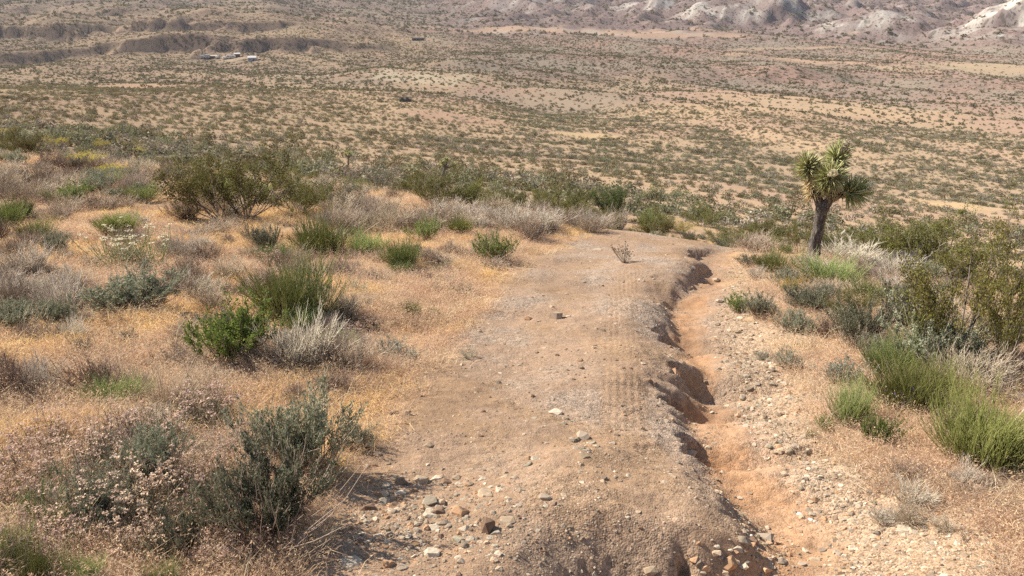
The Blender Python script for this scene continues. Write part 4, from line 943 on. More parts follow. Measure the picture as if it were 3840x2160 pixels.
panicle(jt, J(690, 270, .1), (.25, -.1, 1), 125 * k_, 8)
panicle(jt, J(580, 430, -.26), (.0, -1, .35), 95 * k_, 9)
panicle(jt, J(940, 600, -.05), (1, -.1, .3), 60 * k_, 10)

def small_joshua(px, py, hpx, label, seed, lean, arms):
    p = at(px, py, 62); r = p.length; h = hpx / FPX * r
    t = empty("joshua_tree", p, -math.atan2(p.x, p.y), label, "tree")
    child("trunk", limb_mesh([(0, 0, -.2), (lean * .25 * h, 0, .25 * h), (lean * .6 * h, 0, .6 * h), (lean * .8 * h, 0, .7 * h)], [.055 * h, .05 * h, .045 * h, .05 * h], seed, "trunk"), t)
    for i, (ax, az) in enumerate(arms):
        e = (lean * .8 * h + ax * h, 0, az * h)
        child("limb", limb_mesh([(lean * .75 * h, 0, .66 * h), ((lean * .8 + ax * .6) * h, 0, (.68 + (az - .68) * .5) * h), e], [.04 * h, .035 * h, .03 * h], seed + 20 + i, "limb"), t)
        rosette(t, e, (ax * 2, -.2, 1), .17 * h, 0, 80, seed + i * 3)
    TAKEN.append((p.x, p.y, -4)); return t
small_joshua(1306, 628, 56, "slim dark Joshua tree standing alone past the brow of the slope", 21, .05, ((-.14, .86), (.08, .95), (.18, .78)))
sj = small_joshua(1645, 700, 104, "small leaning Joshua tree with a cream bloom behind the creosotes", 22, .35, ((-.12, .86), (.02, .95), (.28, .76)))
panicle(sj, (.85, -.1, 1.85), (.6, 0, .8), .3, 31)

# ------------------------------------------------------------------ stones
def rock_mat(name, c1, c2):
    m, t = mat(name); tc = N(t, "TexCoord"); oi = N(t, "ObjectInfo")
    n = N(t, "TexNoise", i_Scale=2.2, i_Detail=8.0, i_Roughness=.65); t.links.new(tc.outputs["Object"], n.inputs["Vector"])
    v = N(t, "TexVoronoi", i_Scale=5.0); t.links.new(tc.outputs["Object"], v.inputs["Vector"])
    c = mixc(t, ramp(t, n.outputs[0], .3, .7), c1, c2)
    hs = N(t, "HueSaturation"); t.links.new(c, hs.inputs["Color"]); t.links.new(mathn(t, 'ADD', mathn(t, 'MULTIPLY', oi.outputs["Random"], .7), .65), hs.inputs["Value"])
    bp = N(t, "Bump", i_Strength=.5, i_Distance=.004); t.links.new(mathn(t, 'ADD', n.outputs[0], v.outputs["Distance"]), bp.inputs["Height"])
    d = N(t, "BsdfDiffuse", i_Roughness=.5); t.links.new(hs.outputs[0], d.inputs[0]); t.links.new(bp.outputs[0], d.inputs["Normal"])
    o = N(t, "OutputMaterial"); t.links.new(d.outputs[0], o.inputs[0]); return m
RM = {"tan": rock_mat("stone_tan", (0.36, 0.26, 0.165), (0.50, 0.39, 0.27)), "pale": rock_mat("stone_pale", (0.46, 0.37, 0.26), (0.60, 0.51, 0.38)), "grey": rock_mat("stone_grey", (0.29, 0.225, 0.16), (0.43, 0.345, 0.255)),
      "brown": rock_mat("stone_brown", (0.19, 0.12, 0.08), (0.33, 0.22, 0.15)), "orange": rock_mat("stone_orange", (0.42, 0.24, 0.13), (0.53, 0.35, 0.21)), "green": rock_mat("stone_green", (0.28, 0.245, 0.17), (0.40, 0.355, 0.255)), "white": rock_mat("stone_white", (0.66, 0.63, 0.56), (0.8, 0.77, 0.70))}
def rock_mesh(seed, m, n=16):
    rng = np.random.default_rng(seed); bm = bmesh.new()
    pts = rnd_dir(rng, n) * np.array([.5, .42 + .1 * rng.uniform(), .27 + .1 * rng.uniform()]) * rng.uniform(.82, 1.0, (n, 1)) + np.array([0, 0, .14])
    for p in pts: bm.verts.new(p)
    bmesh.ops.convex_hull(bm, input=bm.verts)
    bmesh.ops.delete(bm, geom=[v for v in bm.verts if not v.link_faces], context='VERTS')
    bmesh.ops.recalc_face_normals(bm, faces=bm.faces)
    me = bpy.data.meshes.new("stone"); bm.to_mesh(me); bm.free(); me.materials.append(RM[m]); return me
ROCK = {k: [rock_mesh(200 + i * 7 + j, k) for j in range(4)] for i, k in enumerate(RM)}
def stone(px, py, wpx, col, label, group=None, hz=1.0, name="stone"):
    p = at(px, py); s = wpx / FPX * depth(p.x, p.y, p.z)
    o = bpy.data.objects.new(name, random.choice(ROCK[col])); COL.objects.link(o); o.location = p - Vector((0, 0, .16 * s))
    o.rotation_euler = (random.uniform(-.13, .13), random.uniform(-.13, .13), random.uniform(0, 6.28)); o.scale = (s * 1.4, s * 1.4, s * 1.3 * hz)
    tag(o, label, "stone", group); return o
for a in [(1822, 1985, 62, "brown", "upright dark brown stone casting the blackest shadow on the track", 1.5), (1727, 1925, 60, "orange", "pinkish flat-faced stone just behind the upright dark brown one", 1.1), (1618, 2080, 52, "pale", "rounded pale cream stone in the lower rock cluster", 1.2),
          (1456, 2122, 48, "orange", "orange-tan stone at the lower edge of the rock cluster", 1.1), (1312, 2112, 74, "pale", "long flat pale stone by the edge of the dark sagebrush", .6), (1817, 1856, 62, "tan", "wide tan stone at the top of the rock cluster", .9), (1613, 1884, 52, "pale", "whitish stone perched on a brown stone in the rock cluster", 1.2),
          (1643, 1922, 52, "brown", "brown wedge stone under the whitish stone of the cluster", .9), (1896, 1950, 62, "tan", "flat tan slab stone beside the upright dark brown one", .55), (2085, 1550, 44, "pale", "tilted pale block lying alone in the middle of the track", 1.0), (2120, 1572, 26, "tan", "small tan stone next to the tilted pale block", 1.0),
          (1976, 1742, 36, "green", "greenish grey stone on bare track gravel", 1.0), (2005, 1722, 27, "pale", "round cream pebble beside the greenish grey stone", 1.1), (1717, 2024, 42, "green", "greenish stone in front of the upright dark brown stone", .9), (2040, 1868, 48, "grey", "grey stone alone on smooth gravel of the mound", .9), (2078, 1890, 26, "brown", "small brown stone touching the lone grey stone", .9),
          (2180, 1636, 52, "grey", "largest grey stone of the little heap on the mound", .9), (2150, 1655, 36, "grey", "dark grey stone at the foot of the little heap", .8), (2215, 1662, 40, "green", "greenish stone on the edge of the little heap", .8), (2190, 1712, 40, "tan", "tan stone just below the little heap on the mound", .9),
          (1578, 1806, 54, "tan", "blocky tan stone at the upper corner of the rock cluster", 1.1), (1504, 1812, 42, "tan", "upright tan stone between sagebrush and rock cluster", 1.3), (1424, 1856, 48, "orange", "reddish stone close to the dark sagebrush", .8), (1380, 1912, 64, "brown", "big brown stone in the shade of the sagebrush", 1.0),
          (1812, 1545, 28, "brown", "small dark stone on the ribbed wheel marks", .9), (1479, 1552, 36, "brown", "dark stone where the grass verge meets the track", .8), (1529, 1554, 32, "tan", "tan pointed stone next to a dark one on the verge", 1.2),
          (2090, 1192, 54, "grey", "pointed grey-brown stone standing alone on the upper track", 1.3), (1984, 1198, 32, "orange", "small orange stone near the pointed grey-brown one", .9), (2240, 936, 32, "pale", "flat pale stone on the track near the twiggy plant", .5), (2532, 1405, 44, "orange", "orange block lodged under the undercut gully wall", 1.2),
          (2850, 2010, 96, "grey", "largest grey boulder lying in the gully mouth", .5), (2786, 2030, 48, "grey", "squarish grey stone beside the largest grey boulder", 1.0), (2824, 2032, 42, "brown", "dark stone in front of the largest grey boulder", 1.2), (2815, 2010, 20, "white", "small white stone on top of the gully boulders", .8), (2729, 2112, 60, "orange", "orange boulder below the grey boulders of the gully", 1.1),
          (3725, 2052, 96, "pale", "long pale speckled slab half buried in the bank", .35), (2719, 2152, 32, "tan", "tan stone just below the orange boulder", 1.0), (3087, 2064, 32, "grey", "grey stone alone on the reddish wash", .9), (3149, 2082, 28, "grey", "speckled grey stone at the edge of the wash", 1.0), (3057, 2102, 38, "tan", "tan angular stone on the reddish wash", .9),
          (2997, 1928, 20, "white", "bright white pebble at the rim of the wash", .8), (3042, 1948, 20, "white", "white pebble on gravel above the wash rim", .8), (3395, 1985, 50, "pale", "pale rounded stone in thin dry grass on the bank", .7), (2585, 1700, 56, "tan", "smooth tan stone at the foot of the gully mound", .6), (2990, 1340, 40, "orange", "orange stone at the upper end of the gravel bank", .7),
          (2440, 2140, 50, "tan", "tan stone at the rim of the dark hole", 1.0), (700, 1460, 26, "pale", "pale stone in golden grass by the straw tuft", .8), (215, 1275, 26, "orange", "orange stone lying in the golden grass", .8)]:
    stone(*a[:5], None, a[5])
CADJ = {'tan': 'tan', 'pale': 'pale cream', 'grey': 'brownish grey', 'orange': 'orange-brown', 'brown': 'dark brown', 'green': 'dull greenish'}
def scatter_stones(n, cx, cy, sx, sy, wr, cols, label, group, ok=None):
    k = 0; tries = 0
    while k < n and tries < n * 10:
        tries += 1
        px, py = random.gauss(cx, sx), random.gauss(cy, sy)
        if py > 2190 or px < 0 or px > 3840 or (ok and not ok(px, py)): continue
        cl_ = random.choice(cols); stone(px, py, random.uniform(*wr), cl_, CADJ[cl_] + ' ' + label, group + ', ' + CADJ[cl_], random.uniform(.6, 1.1)); k += 1
L1 = "small loose stone in the rock cluster between sagebrush and mound"; G1 = "loose stones of the rock cluster"
scatter_stones(78, 1580, 1940, 190, 130, (18, 42), ["tan", "tan", "pale", "grey", "orange", "brown"], L1, G1, lambda x, y: 1180 < x < 2000)
scatter_stones(24, 2180, 1660, 60, 45, (12, 26), ["grey", "tan", "green", "pale"], "small stone of the little heap on the mound", "stones of the little heap")
def onbank(x, y): return np.interp(y, [1050, 1300, 1500, 1700, 1900, 2160], [2620, 2700, 2760, 2860, 3040, 2650]) < x < np.interp(y, [1050, 1300, 1500, 1700, 1900, 2160], [2740, 2860, 3000, 3120, 3300, 3300])
scatter_stones(70, 2880, 1560, 150, 260, (13, 30), ["tan", "pale", "grey", "tan", "green"], "stone lying in the gravel bank of the gully", "stones of the gravel bank", onbank)
scatter_stones(28, 2750, 2100, 120, 40, (18, 40), ["tan", "grey", "orange", "pale"], "stone strewn around the orange boulder in the gully mouth", "stones in the gully mouth", lambda x, y: x > 2480)
scatter_stones(34, 2080, 1300, 170, 160, (10, 20), ["tan", "brown", "pale", "grey"], "small stone scattered on the upper half of the track", "stones scattered on the upper track", lambda x, y: 1720 + (1300 - y) * .75 < x < 2420)

# ------------------------------------------------------------------ scattered masses (geometry nodes)
def scatter(name, pts, rz, scl, idx, protos, label, cat=None, tilt=None):
    me = bpy.data.meshes.new(name); n = len(pts)
    me.vertices.add(n); me.vertices.foreach_set("co", np.asarray(pts, np.float32).ravel())
    rot = np.zeros((n, 3), np.float32); rot[:, 2] = rz
    if tilt is not None: rot[:, :2] = tilt
    a = me.attributes.new("rot", 'FLOAT_VECTOR', 'POINT'); a.data.foreach_set("vector", rot.ravel())
    a = me.attributes.new("scl", 'FLOAT_VECTOR', 'POINT'); a.data.foreach_set("vector", np.asarray(scl, np.float32).ravel())
    a = me.attributes.new("pick", 'INT', 'POINT'); a.data.foreach_set("value", np.asarray(idx, np.int32))
    o = bpy.data.objects.new(name, me); COL.objects.link(o); o["kind"] = "stuff"; o["label"] = label
    if cat: o["category"] = cat
    g = bpy.data.node_groups.new(name, 'GeometryNodeTree')
    g.interface.new_socket("Geometry", in_out='INPUT', socket_type='NodeSocketGeometry'); g.interface.new_socket("Geometry", in_out='OUTPUT', socket_type='NodeSocketGeometry')
    gi = g.nodes.new("NodeGroupInput"); go = g.nodes.new("NodeGroupOutput"); jn = g.nodes.new("GeometryNodeJoinGeometry")
    def named(nm, ty):
        q = g.nodes.new("GeometryNodeInputNamedAttribute"); q.data_type = ty; q.inputs[0].default_value = nm
        return [s for s in q.outputs if s.enabled and s.name == "Attribute"][0]
    rs, ss, ps = named("rot", 'FLOAT_VECTOR'), named("scl", 'FLOAT_VECTOR'), named("pick", 'INT')
    e2r = g.nodes.new("FunctionNodeEulerToRotation"); g.links.new(rs, e2r.inputs[0])
    for k, pm in enumerate(protos):
        po = bpy.data.objects.new(name + "_piece", pm)          # lives only inside the node group, never in the scene
        oi = g.nodes.new("GeometryNodeObjectInfo"); oi.inputs["Object"].default_value = po; oi.inputs["As Instance"].default_value = True
        cmp_ = g.nodes.new("FunctionNodeCompare"); cmp_.data_type = 'INT'; cmp_.operation = 'EQUAL'
        ins = [s for s in cmp_.inputs if s.enabled and s.type == 'INT']; g.links.new(ps, ins[0]); ins[1].default_value = k
        iop = g.nodes.new("GeometryNodeInstanceOnPoints")
        g.links.new(gi.outputs[0], iop.inputs["Points"]); g.links.new(cmp_.outputs[0], iop.inputs["Selection"]); g.links.new(oi.outputs["Geometry"], iop.inputs["Instance"])
        g.links.new(e2r.outputs[0], iop.inputs["Rotation"]); g.links.new(ss, iop.inputs["Scale"]); g.links.new(iop.outputs[0], jn.inputs[0])
    g.links.new(jn.outputs[0], go.inputs[0])
    md = o.modifiers.new("scatter", 'NODES'); md.node_group = g
    return o

def joined(key, i):
    mb = MB(); mats = []
    for _, me in PROTO[key][i]:
        n = len(me.vertices); co = np.zeros(n * 3, np.float32); me.vertices.foreach_get("co", co); a = np.zeros(n, np.float32); me.attributes["v"].data.foreach_get("value", a)
        f = np.zeros(len(me.polygons) * 3, np.int32); me.loops.foreach_get("vertex_index", f)
        if me.materials[0] not in mats: mats.append(me.materials[0])
        mb.add(co.reshape(-1, 3), f.reshape(-1, 3), a, mats.index(me.materials[0]))
    return mb.mesh("scrub_near", mats)

def tuft(seed, m, n=46, h=.2, spread=.07, w=.0035, droop=.6, head=0, hm=None):
    rng = np.random.default_rng(seed); mb = MB()
    B = np.stack([rng.normal(0, spread, n), rng.normal(0, spread, n), np.full(n, -.01)], -1); D = rnd_dir(rng, n); D[:, 2] = np.abs(D[:, 2]) * .6 + .65; D = unit(D)
    L = h * rng.uniform(.45, 1.15, n); blades(mb, B, D, L, w, droop, rng.uniform(0, 1, n), 0, rng)
    if head:
        hz = D.copy(); hz[:, 2] = 0; E = B + D * (L * .85)[:, None]
        C = np.repeat(E, head, 0) + rng.normal(0, .012, (n * head, 3)); leaves(mb, C, unit(np.repeat(D, head, 0) + .7 * rnd_dir(rng, n * head) - np.array([0, 0, .5])), .022, .005, rng.uniform(0, 1, n * head), 1, rng)
    return mb.mesh("tuft", [MT[m], MT[hm or m]])
def litter(seed, m):
    rng = np.random.default_rng(seed); mb = MB(); n = 26
    C = np.stack([rng.normal(0, .1, n), rng.normal(0, .1, n), rng.uniform(.004, .03, n)], -1); D = rnd_dir(rng, n); D[:, 2] *= .25; D = unit(D)
    P = np.stack([C - D * .05, C + rnd_dir(rng, n) * .006, C + D * .05], 1) ; P[:, :, 2] = np.maximum(P[:, :, 2], .002); tubes(mb, P, np.full((n, 3), .0016), rng.uniform(0, 1, n))
    return mb.mesh("litter", [MT[m]])

def region(n, rmin, rmax, a0, a1, pw=1.0, rng=RNG):
    r = rmin * (rmax / rmin) ** (rng.uniform(0, 1, n) ** pw); a = np.radians(rng.uniform(a0, a1, n))
    return r * np.sin(a), r * np.cos(a), r

GT = [tuft(1, "straw_gold"), tuft(2, "straw_gold", 60, .15, .10), tuft(3, "straw_pink", 50, .2, .09, .003, .9, 3, "straw_pink"), tuft(4, "straw_pink", 64, .16, .11, .003, 1.0, 2, "straw_grey"), tuft(5, "straw_pale", 40, .22, .06), tuft(6, "straw_grey", 50, .14, .1), litter(7, "twig_grey"), litter(8, "twig_pale"), tuft(9, "straw_pale", 9, .42, .05, .003, .35, 3, "straw_pink")]
x, y, r = region(80000, 2.4, 46, -40, 40)
tm, tl, tr = masks(x, y); lowf = perlin(x * .5, y * .5, 201) + .5 * perlin(x * 1.7, y * 1.7, 202)
inl = sm(-.15, .55, tl - x); inr = sm(.0, .45, x - tr - .05)
rcl = np.interp(np.degrees(np.arctan2(x, y)), RCK_A, RCK_R) * 1.05
pr = np.maximum(inl, inr * .95) * np.clip(.55 + 1.0 * lowf, .10, 1) * (r < rcl + 6)
dens = np.interp(r, [2, 5, 10, 20, 46], [1.0, 1.0, .85, .7, .75])
k = RNG.uniform(0, 1, len(x)) < pr * dens
x, y, r, lowf = x[k], y[k], r[k], lowf[k]; left = x < ex(TL_Y, TL_X, y)
gold = sm(-.22, .15, fbm(x * .33 + 5, y * .33, 2, 203) + .25 * sm(-2, -6, x) - .25 * (~left) - .1)
u = RNG.uniform(0, 1, len(x)); q = RNG.uniform(0, 1, len(x))
idx = np.where(u < gold * .75, np.where(q < .5, 0, 1), np.where(q < .34, 2, np.where(q < .62, 3, np.where(q < .74, 4, np.where(q < .88, 5, np.where(q < .92, 6, np.where(q < .94, 7, 8)))))))
s = RNG.uniform(.55, 1.25, len(x)) * np.interp(r, [2, 8, 25, 46], [.62, .85, 1.25, 1.7])
scatter("dry_grass", np.stack([x, y, H(x, y)], -1), RNG.uniform(0, 6.28, len(x)), np.stack([s * 1.1, s * 1.1, s * RNG.uniform(.6, 1.1, len(x))], -1), idx, GT, "dry golden and pinkish grass covering the slope beside the track", "grass")
print("grass", len(x))

x, y, r = region(3000, 3.2, 44, -40, 40)
tm, tl, tr = masks(x, y); clump = perlin(x * .8, y * .8, 231) + .6 * perlin(x * .25, y * .25, 232)
k = (RNG.uniform(0, 1, len(x)) < np.maximum(sm(.25, 1.1, tl - x), sm(.35, 1.2, x - tr)) * np.clip(.25 + 1.0 * clump, .03, 1)) & (r < np.interp(np.degrees(np.arctan2(x, y)), RCK_A, RCK_R) + 4)
x, y, r = x[k], y[k], r[k]; s = RNG.uniform(.22, .6, len(x)) * np.interp(r, [3, 10, 44], [.7, 1.0, 1.5])
UG = [joined(a, b) for a, b in (("dry", 0), ("dry", 1), ("dry_pale", 0), ("dry_brown", 0), ("dry_leaf", 0), ("sage", 1), ("wheat", 0), ("broom", 1), ("blue", 0))]
scatter("undergrowth", np.stack([x, y, H(x, y)], -1), RNG.uniform(0, 6.28, len(x)), np.stack([s, s, s * RNG.uniform(.6, 1.1, len(x))], -1), RNG.choice(9, len(x), p=[.2, .15, .15, .12, .12, .06, .12, .04, .04]), UG, "low dead twigs and seedlings among the dry grass", "undergrowth")
print("undergrowth", len(x))

# gravel of the track and the bank
GR = [ROCK[c][j] for c in ("tan", "pale", "grey", "orange", "brown") for j in (0, 1)]
x, y, r = region(150000, 2.4, 22, -28, 34)
tm, tl, tr = masks(x, y); g, fl, u, dd = gully(x, y); fc = ex(GF_Y, GF_X, y) - ex(GE_Y, GE_X, y)
bank = sm(.1, .4, u - fc) * sm(.9, .1, x - tr); clus = np.exp(-(((x - at(1580, 1930).x) / .45) ** 2 + ((y - at(1580, 1930).y) / .5) ** 2))
pr = np.clip(tm * (.07 + .22 * sm(-.1, .5, perlin(x * 1.3, y * 1.3, 211)) + .5 * clus) * (1 - .6 * fl) + bank * (.35 + .6 * sm(-.2, .4, perlin(x * 1.6, y * 1.6, 212))) + .05 * sm(1.5, 0, tl - x) + .45 * sm(.05, .12, dd) * sm(.42, .05, u) * (u > 0), 0, 1)
k = RNG.uniform(0, 1, len(x)) < pr
x, y, r, bk, cl = x[k], y[k], r[k], bank[k], clus[k] + .6 * (sm(.05, .12, dd) * sm(.42, .05, u) * (u > 0))[k]
s = .0105 * (RNG.pareto(3.0, len(x)) + .85) * (1 + .7 * bk + .8 * cl); s = np.minimum(s, .055) * np.interp(r, [2, 6, 20], [.8, 1.15, 2.0])
scatter("gravel", np.stack([x, y, H(x, y) - .2 * s], -1), RNG.uniform(0, 6.28, len(x)), np.stack([s, s, s * RNG.uniform(.6, 1.2, len(x))], -1), RNG.choice(10, len(x), p=[.2, .2, .13, .13, .08, .08, .06, .06, .03, .03]), GR, "loose tan gravel on the track and the gully bank", "gravel", RNG.normal(0, .3, (len(x), 2)))
print("gravel", len(x))

# scrub of the lower slopes and the plain
def far_shrub(seed, m, n=150, ls=.16, h=.8, w_=.62):
    rng = np.random.default_rng(seed); mb = MB()
    C = rnd_dir(rng, n) * (rng.uniform(.35, 1, n) ** .5)[:, None]; C[:, 2] = np.abs(C[:, 2]); C = C * np.array([w_, w_, h]) * (1 + .22 * np.sin(3 * np.arctan2(C[:, 1], C[:, 0]) + seed))[:, None]
    leaves(mb, C, rnd_dir(rng, n), ls * rng.uniform(.6, 1.3, n), ls * .7, rng.uniform(0, 1, n), 0, rng)
    P = fan(rng, 10, h * .8, .9, .05, 3); tubes(mb, P, np.full((10, 3), .012), rng.uniform(0, 1, 10), 1)
    return mb.mesh("scrub", [MT[m], MT["bark_grey"]])
LM("scrub_olive", (0.15, 0.128, 0.065), (0.27, 0.23, 0.125), .25); LM("scrub_green", (0.15, 0.155, 0.088), (0.29, 0.28, 0.17), .25); LM("scrub_grey", (0.25, 0.215, 0.16), (0.43, 0.37, 0.285), .2); LM("scrub_dark", (0.125, 0.108, 0.065), (0.22, 0.19, 0.115), .2)
FN = [joined(k_, 0) for k_ in ("creo", "sage", "creo_grey", "dry", "dry_leaf", "dry_pale")]
FS = [far_shrub(1, "scrub_olive"), far_shrub(2, "scrub_olive"), far_shrub(3, "scrub_green"), far_shrub(4, "scrub_green"), far_shrub(5, "scrub_grey", 130), far_shrub(6, "scrub_dark", 130)]
FL = [far_shrub(11 + i, m, 34, .36) for i, m in enumerate(("scrub_olive", "scrub_dark", "scrub_green"))]
def scrub(n, rmin, rmax, name, protos, probs, size, label, pw=1.0):
    rng = np.random.default_rng(int(rmin)); a = np.radians(rng.uniform(-38, 38, n)); r = np.sqrt(rng.uniform(rmin ** 2, rmax ** 2, n))
    x, y = r * np.sin(a), r * np.cos(a); az = np.degrees(a)
    n1, n2 = ridge_n(x, y); far1 = fbm(x / 70, y / 70, 4, 103); cl = perlin(x / 11, y / 11, 221) + .5 * perlin(x / 27, y / 27, 222)
    rc = np.interp(az, RCK_A, RCK_R)
    green = np.clip(sm(.10, -.28, n1 + .5 * n2) + sm(165, 60, r + 60 * perlin(x / 50, y / 50, 223)) * 1.0, 0, 1)
    p = np.clip((.26 + .06 * sm(300, 600, r) + .12 * cl) * (1 - green) + (.50 + .55 * cl) * green, .03, 1) * (r > rc * 1.02 + 2)
    for px, py, wp, hp in BARE: p = p * (1 - .88 * sm(1.1, .8, zone(x, y, px, py, wp, hp)))
    for tx, ty, tc in TAKEN:
        if tc == -4: dt = np.abs(x * ty - y * tx) / math.hypot(tx, ty); ahead = math.hypot(tx, ty) - r; p = p * (1 - ((dt < 1.2) & (ahead > -1) & (ahead < 9)))
    k = rng.uniform(0, 1, n) < p
    x, y, r, green, cl = x[k], y[k], r[k], green[k], cl[k]; m = len(x)
    idx = rng.choice(len(protos), m, p=probs)
    if len(protos) == 6 and rmin > 30:
        g2 = rng.uniform(0, 1, m) < green * .55; idx = np.where(g2, rng.choice([2, 3, 4, 4, 0], m), idx)
    s = size * np.clip(rng.lognormal(0, .45, m), .35, 2.4) * (1 + .15 * cl)
    scatter(name, np.stack([x, y, H(x, y) - .05], -1), rng.uniform(0, 6.28, m), np.stack([s * rng.uniform(.85, 1.3, m), s * rng.uniform(.85, 1.3, m), s * rng.uniform(.7, 1.0, m)], -1), idx, protos, label, "scrub")
    print(name, m)
scrub(1500, 14, 62, "brow_scrub", FN, [.26, .22, .14, .14, .16, .08], .52, "olive and grey scrub on the slope just below the brow")
scrub(5600, 62, 120, "slope_scrub", FS, [.24, .2, .2, .16, .16, .04], .72, "olive and grey-green scrub on the slope below the brow")
scrub(110000, 120, 420, "plain_scrub", FS, [.30, .28, .1, .1, .10, .12], .57, "scattered dark scrub dotting the sandy ridges")
scrub(170000, 420, 1150, "distant_scrub", FL, [.5, .3, .2], .88, "fine dark scrub speckling the far plain")

scrub(90000, 1150, 2600, "horizon_scrub", FL, [.4, .45, .15], 2.3, "dark scrub texture over the farthest flats and hills")

# ------------------------------------------------------------------ far camp
def plain(name, c, rough=.6):
    m, t = mat(name); p = N(t, "BsdfPrincipled"); n = N(t, "TexNoise", i_Scale=3.0, i_Detail=5.0)
    t.links.new(mixc(t, n.outputs[0], tuple(v * .85 for v in c), c), p.inputs["Base Color"]); p.inputs["Roughness"].default_value = rough
    o = N(t, "OutputMaterial"); t.links.new(p.outputs[0], o.inputs[0]); return m
CM = {"white": plain("white_paint", (.60, .58, .54)), "grey": plain("grey_sheet", (.33, .35, .37)), "dark": plain("dark_timber", (.07, .055, .045)), "glass": plain("dark_glass", (.03, .035, .04), .15), "tyre": plain("tyre_rubber", (.03, .03, .03)), "tan": plain("tan_sheet", (.45, .36, .26)), "rust": plain("rust_sheet", (.16, .07, .045))}
def boxes(name, m, parent, *bs, bev=.06):
    bm = bmesh.new()
    for cx, cy, cz, sx, sy, sz in bs:
        r_ = bmesh.ops.create_cube(bm, size=1); bmesh.ops.scale(bm, vec=(sx, sy, sz), verts=r_["verts"]); bmesh.ops.translate(bm, vec=(cx, cy, cz), verts=r_["verts"])
    if bev: bmesh.ops.bevel(bm, geom=bm.edges[:], offset=bev, segments=2, affect='EDGES')
    me = bpy.data.meshes.new(name); bm.to_mesh(me); bm.free(); me.materials.append(CM[m]); return child(name, me, parent)
def wheel(parent, x_, y_, r_):
    bm = bmesh.new(); bmesh.ops.create_cone(bm, cap_ends=True, segments=14, radius1=r_, radius2=r_, depth=.24, matrix=Matrix.Translation((x_, y_, r_)) @ Matrix.Rotation(math.pi / 2, 4, 'X'))
    bmesh.ops.bevel(bm, geom=[e for e in bm.edges if len(e.link_faces) == 2 and e.calc_face_angle() > 1], offset=.04, segments=2, affect='EDGES')
    me = bpy.data.meshes.new("wheel"); bm.to_mesh(me); bm.free(); me.materials.append(CM["tyre"]); child("wheel", me, parent)
def gable(name, m, parent, sx, sy, z0, rise, over=.3):
    a, b = sx / 2 + over, sy / 2 + over; v = [(-a, -b, z0), (a, -b, z0), (a, b, z0), (-a, b, z0), (-a, 0, z0 + rise), (a, 0, z0 + rise)]
    v += [(p[0], p[1], p[2] + .12) for p in v]
    f = [(6, 7, 11, 10), (8, 9, 10, 11), (0, 4, 5, 1), (2, 5, 4, 3), (0, 1, 7, 6), (2, 3, 9, 8), (1, 5, 11, 7), (5, 2, 8, 11), (3, 4, 10, 9), (4, 0, 6, 10)]
    me = bpy.data.meshes.new(name); me.from_pydata(v, [], f); me.materials.append(CM[m]); return child(name, me, parent)
def trailer(px, py, L, h, label, yaw=0.1):
    t = empty("camper_trailer", at(px, py), yaw, label, "trailer")
    boxes("body", "white", t, (0, 0, .45 + h / 2, L, 2.3, h), bev=.25); boxes("window", "glass", t, (-L * .22, -1.16, .55 + h * .6, L * .2, .05, h * .28), bev=0); boxes("window", "glass", t, (L * .25, -1.16, .55 + h * .6, L * .16, .05, h * .28), bev=0)
    boxes("door", "grey", t, (L * .02, -1.16, .5 + h * .42, .7, .05, h * .75), bev=0); boxes("hitch", "dark", t, (L * .5 + .5, 0, .5, 1.0, .12, .12), bev=0)
    for s in (-1, 1): wheel(t, -L * .05, s * 1.05, .36)
def van(px, py, label, yaw):
    t = empty("parked_van", at(px, py), yaw, label, "van")
    boxes("body", "white", t, (-.4, 0, 1.35, 4.6, 1.95, 1.8), (2.1, 0, .95, 1.1, 1.9, .9), bev=.2); boxes("windscreen", "glass", t, (1.93, 0, 1.8, .08, 1.6, .6), bev=0); boxes("window", "glass", t, (1.1, -.99, 1.75, .9, .05, .55), bev=0)
    for a in (-1.6, 1.9):
        for s in (-1, 1): wheel(t, a, s * .9, .36)
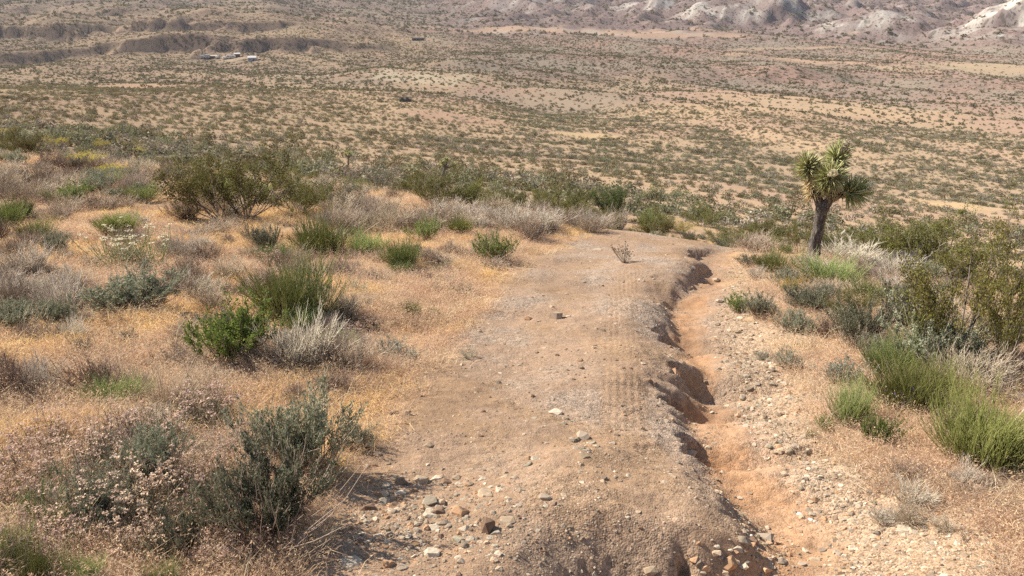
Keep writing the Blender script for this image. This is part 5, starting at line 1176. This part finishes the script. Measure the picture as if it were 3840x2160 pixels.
def shed(px, py, L, W, h, wall, roof, label, yaw=0.05, rise=.9):
    t = empty("shed", at(px, py), yaw, label, "shed")
    boxes("wall", wall, t, (0, 0, h / 2 - .3, L, W, h + .6), bev=.03); gable("roof", roof, t, L, W, h, rise); boxes("door", "dark", t, (L * .2, -W / 2 - .03, 1.0, 1.1, .06, 2.0), bev=0); boxes("window", "glass", t, (-L * .25, -W / 2 - .03, 1.5, 1.2, .06, .8), bev=0)
trailer(760, 218, 3.4, 2.2, "small white trailer at the far end of the desert camp")
trailer(778, 218, 4.4, 2.6, "white trailer beside the long dark shed of the camp", .3)
shed(799, 219, 8.0, 4, 2.2, "dark", "tan", "long dark shed between white trailers in the far camp")
van(817, 219, "white van parked at the end of the long dark shed", 1.2)
van(845, 222, "white van parked before the long low white trailer", .9)
trailer(866, 219, 8.5, 2.4, "long low white trailer in the middle of the far camp", .1)
shed(890, 213, 5.0, 4, 2.6, "rust", "white", "small rust-walled hut behind the long white trailer", .3)
shed(947, 228, 7.0, 5.5, 2.8, "grey", "white", "grey shed with a white roof standing apart in the camp", .15, 1.4)
shed(1568, 152, 13, 5, 2.6, "dark", "dark", "dark long rectangular structure on the far flat above the pale ledges", -.15, .7)  # shed form standing in for a dark rectangle of uncertain nature
shed(1520, 382, 4.5, 2.5, 1.1, "dark", "dark", "small dark rectangular structure alone on the scrubby sand ridge", .05, .5)  # low dark box in shed form, its real nature likewise uncertain

# ------------------------------------------------------------------ air
hz = bpy.data.meshes.new("haze"); bm = bmesh.new(); r_ = bmesh.ops.create_cube(bm, size=1)
bmesh.ops.scale(bm, vec=(16800, 16800, 1100), verts=bm.verts); bmesh.ops.translate(bm, vec=(0, 0, 330), verts=bm.verts); bm.to_mesh(hz); bm.free()
hm, t = mat("desert_air"); pv = N(t, "VolumePrincipled"); pv.inputs["Density"].default_value = HAZE; pv.inputs["Color"].default_value = (.80, .82, .92, 1); pv.inputs["Anisotropy"].default_value = .2
ho = N(t, "OutputMaterial"); t.links.new(pv.outputs[0], ho.inputs["Volume"]); hz.materials.append(hm)
if HAZE > 0:
    o = bpy.data.objects.new("haze", hz); COL.objects.link(o); o["kind"] = "stuff"; o["label"] = "thin bluish desert haze over the plain"
